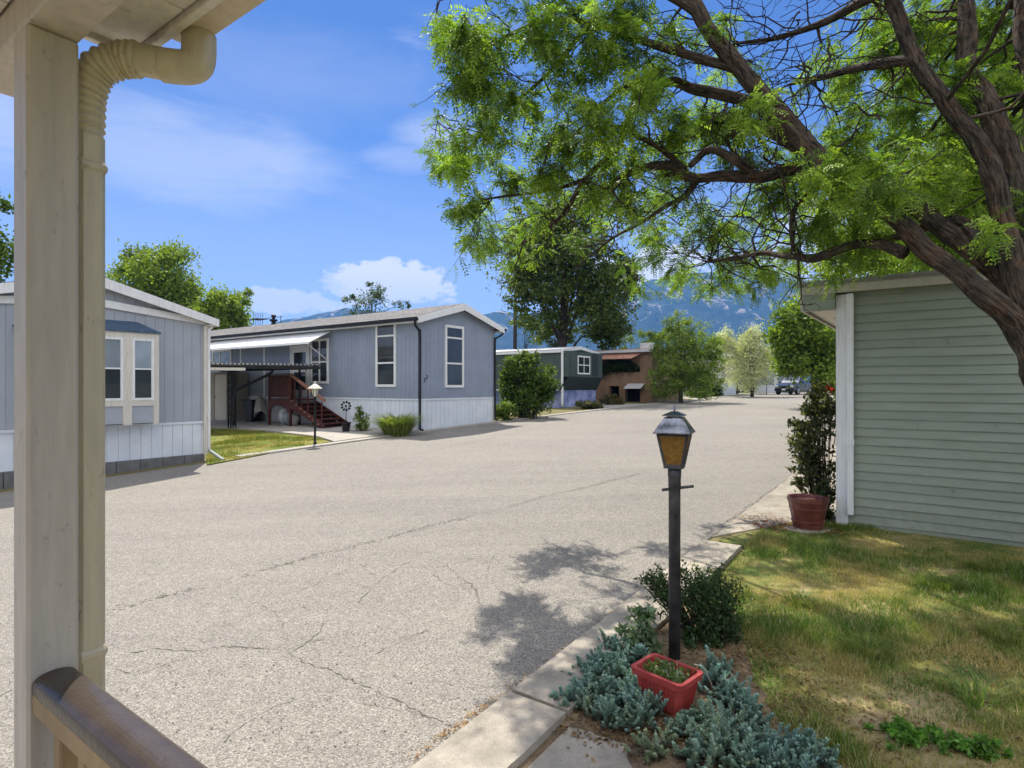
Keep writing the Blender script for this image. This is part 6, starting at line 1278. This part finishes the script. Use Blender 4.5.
for k, (px, py, rx, rz, lab, ca, cb) in enumerate(((590, 409, 16, 4, 'low dry shrubs along the blue panels of the dark green home', (.07, .085, .03), (.16, .15, .07)), (612, 405, 12, 5, 'low brown shrub at the corner of the brown stucco house', (.09, .075, .035), (.17, .14, .07)), (612, 395, 7, 13, 'brown leafy vine column between dark green home and brown house', (.06, .05, .03), (.14, .11, .06)),
        (694, 398, 14, 6, 'light yellow-green bush under the feathery tree', (.12, .17, .03), (.21, .26, .06)), (714, 396, 9, 7, 'dark green bush left of the silvery tree trunk', (.03, .055, .015), (.06, .09, .03)), (741, 393, 17, 9, 'dark leafy bush at the foot of the silvery tree', (.045, .085, .018), (.12, .19, .04)), (770, 389, 6, 5, 'small bright green bush left of the parked car', (.08, .13, .02), (.14, .2, .045)), (672, 399, 10, 9, 'dark green bush under the left side of the feathery tree', (.03, .055, .014), (.06, .09, .025)))):
    B_ = G(px, py); shrub('bush', lab, 'bush', B_, lobp(B_, (px, py-rz*.8, 0, rx, rx*B_.y/F*.7, rz), (px+rx*.5, py-rz*.6, .2, rx*.6, rx*B_.y/F*.5, rz*.7)), 1500, .16, .55, ca, cb, 6, sr=.02)

# ------------------------------------------------------------------ the parked car, nose towards us
def car(B, rot):
    t = thing('parked_car', 'dark suv parked nose towards us at the far left side of the street', 'car', B, rot)
    m_car = M('dark_car_paint', (.05, .058, .08), .18, .1, 2, 0, 20, .3, .8); m_tyre = M('tyre_rubber', (.02, .02, .02), .8, .2, 8, .1); m_rim = M('alloy', (.45, .46, .48), .3, .1, 5, 0, 20, .8); m_chr = M('car_trim', (.5, .5, .52), .25, .1, 5, 0, 20, .8)
    # half sections along the length (y from nose 0 to tail 4.6): width, sill, belt height, top height, top width
    secs = [(0.0, .72, .42, .70, .74, .66), (.12, .84, .30, .86, .90, .76), (.5, .90, .26, .96, 1.0, .80), (1.15, .92, .26, 1.02, 1.08, .80), (1.30, .92, .26, 1.04, 1.12, .78), (2.05, .93, .26, 1.06, 1.66, .64), (2.5, .93, .26, 1.06, 1.73, .64), (3.6, .93, .26, 1.07, 1.72, .64), (4.3, .91, .28, 1.08, 1.56, .62), (4.55, .86, .36, 1.0, 1.1, .62), (4.62, .8, .42, .9, .95, .6)]
    vs = []; n = 10
    for y, w_, sl2, be, tp, tw_ in secs: vs += [(-w_*.92, y, sl2), (-w_, y, sl2+.15), (-w_, y, be-.08), (-w_*.95, y, be), (-tw_, y, tp), (tw_, y, tp), (w_*.95, y, be), (w_, y, be-.08), (w_, y, sl2+.15), (w_*.92, y, sl2)]
    fs = [(i*n+k, i*n+(k+1) % n, (i+1)*n+(k+1) % n, (i+1)*n+k) for i in range(len(secs)-1) for k in range(n)]+[tuple(range(n)), tuple(range((len(secs)-1)*n, len(secs)*n))]
    fix(MB().add(vs, fs).build('body', m_car, t))
    MB().add([(-.70, 1.36, 1.16), (.70, 1.36, 1.16), (.60, 2.02, 1.645), (-.60, 2.02, 1.645)], [(0, 1, 2, 3)]).build('windscreen', m_cglass, t)
    for sx in (-1, 1):
        MB().add([(sx*.885, 1.75, 1.12), (sx*.885, 4.2, 1.13), (sx*.68, 4.0, 1.6), (sx*.675, 2.15, 1.62)], [(0, 1, 2, 3)]).build('side_window', m_cglass, t)
        fix(MB().bbox(min(sx*.52, sx*.84), max(sx*.52, sx*.84), -.03, .16, .68, .86, .03).build('headlight', m_head, t))
        fix(MB().bbox(min(sx*.93, sx*1.12), max(sx*.93, sx*1.12), 1.62, 1.74, 1.04, 1.2, .03).build('wing_mirror', m_car, t))
        for y in (.86, 3.72):
            wl_ = MB(); v0 = len(wl_.v); wl_.lathe([(.2, -.11), (.35, -.11), (.37, -.07), (.37, .07), (.35, .11), (.2, .11)], 18); wl_.v = [(z+sx*.84, x+y, y_+.37) for x, y_, z in wl_.v]; wo = fix(wl_.build('wheel', m_tyre, t))
            wr = MB(); wr.lathe([(.22, -.09), (.22, .112), (.05, .118)], 12); wr.v = [(z*sx+sx*.84, x+y, y_+.37) for x, y_, z in wr.v]; fix(wr.build('rim', m_rim, wo))
    fix(MB().bbox(-.48, .48, -.035, .05, .66, .80, .02).build('grille', m_black, t)); fix(MB().bbox(-.84, .84, -.09, .12, .36, .56, .04).build('bumper', m_black, t)); fix(MB().box(-.16, .16, -.105, -.092, .43, .56).build('licence_plate', m_white, t))
    fix(MB().bbox(-.5, .5, 2.3, 3.9, 1.75, 1.78, .01).build('roof_rack', m_black, t)); return t
m_cglass = glass('car_glass', (.05, .06, .075), .05); m_head = M('headlight_lens', (.6, .62, .64), .15, .1, 5, 0, 20, .2, .6)
B_ = gpt(784, 53); car(B_, math.radians(-46))
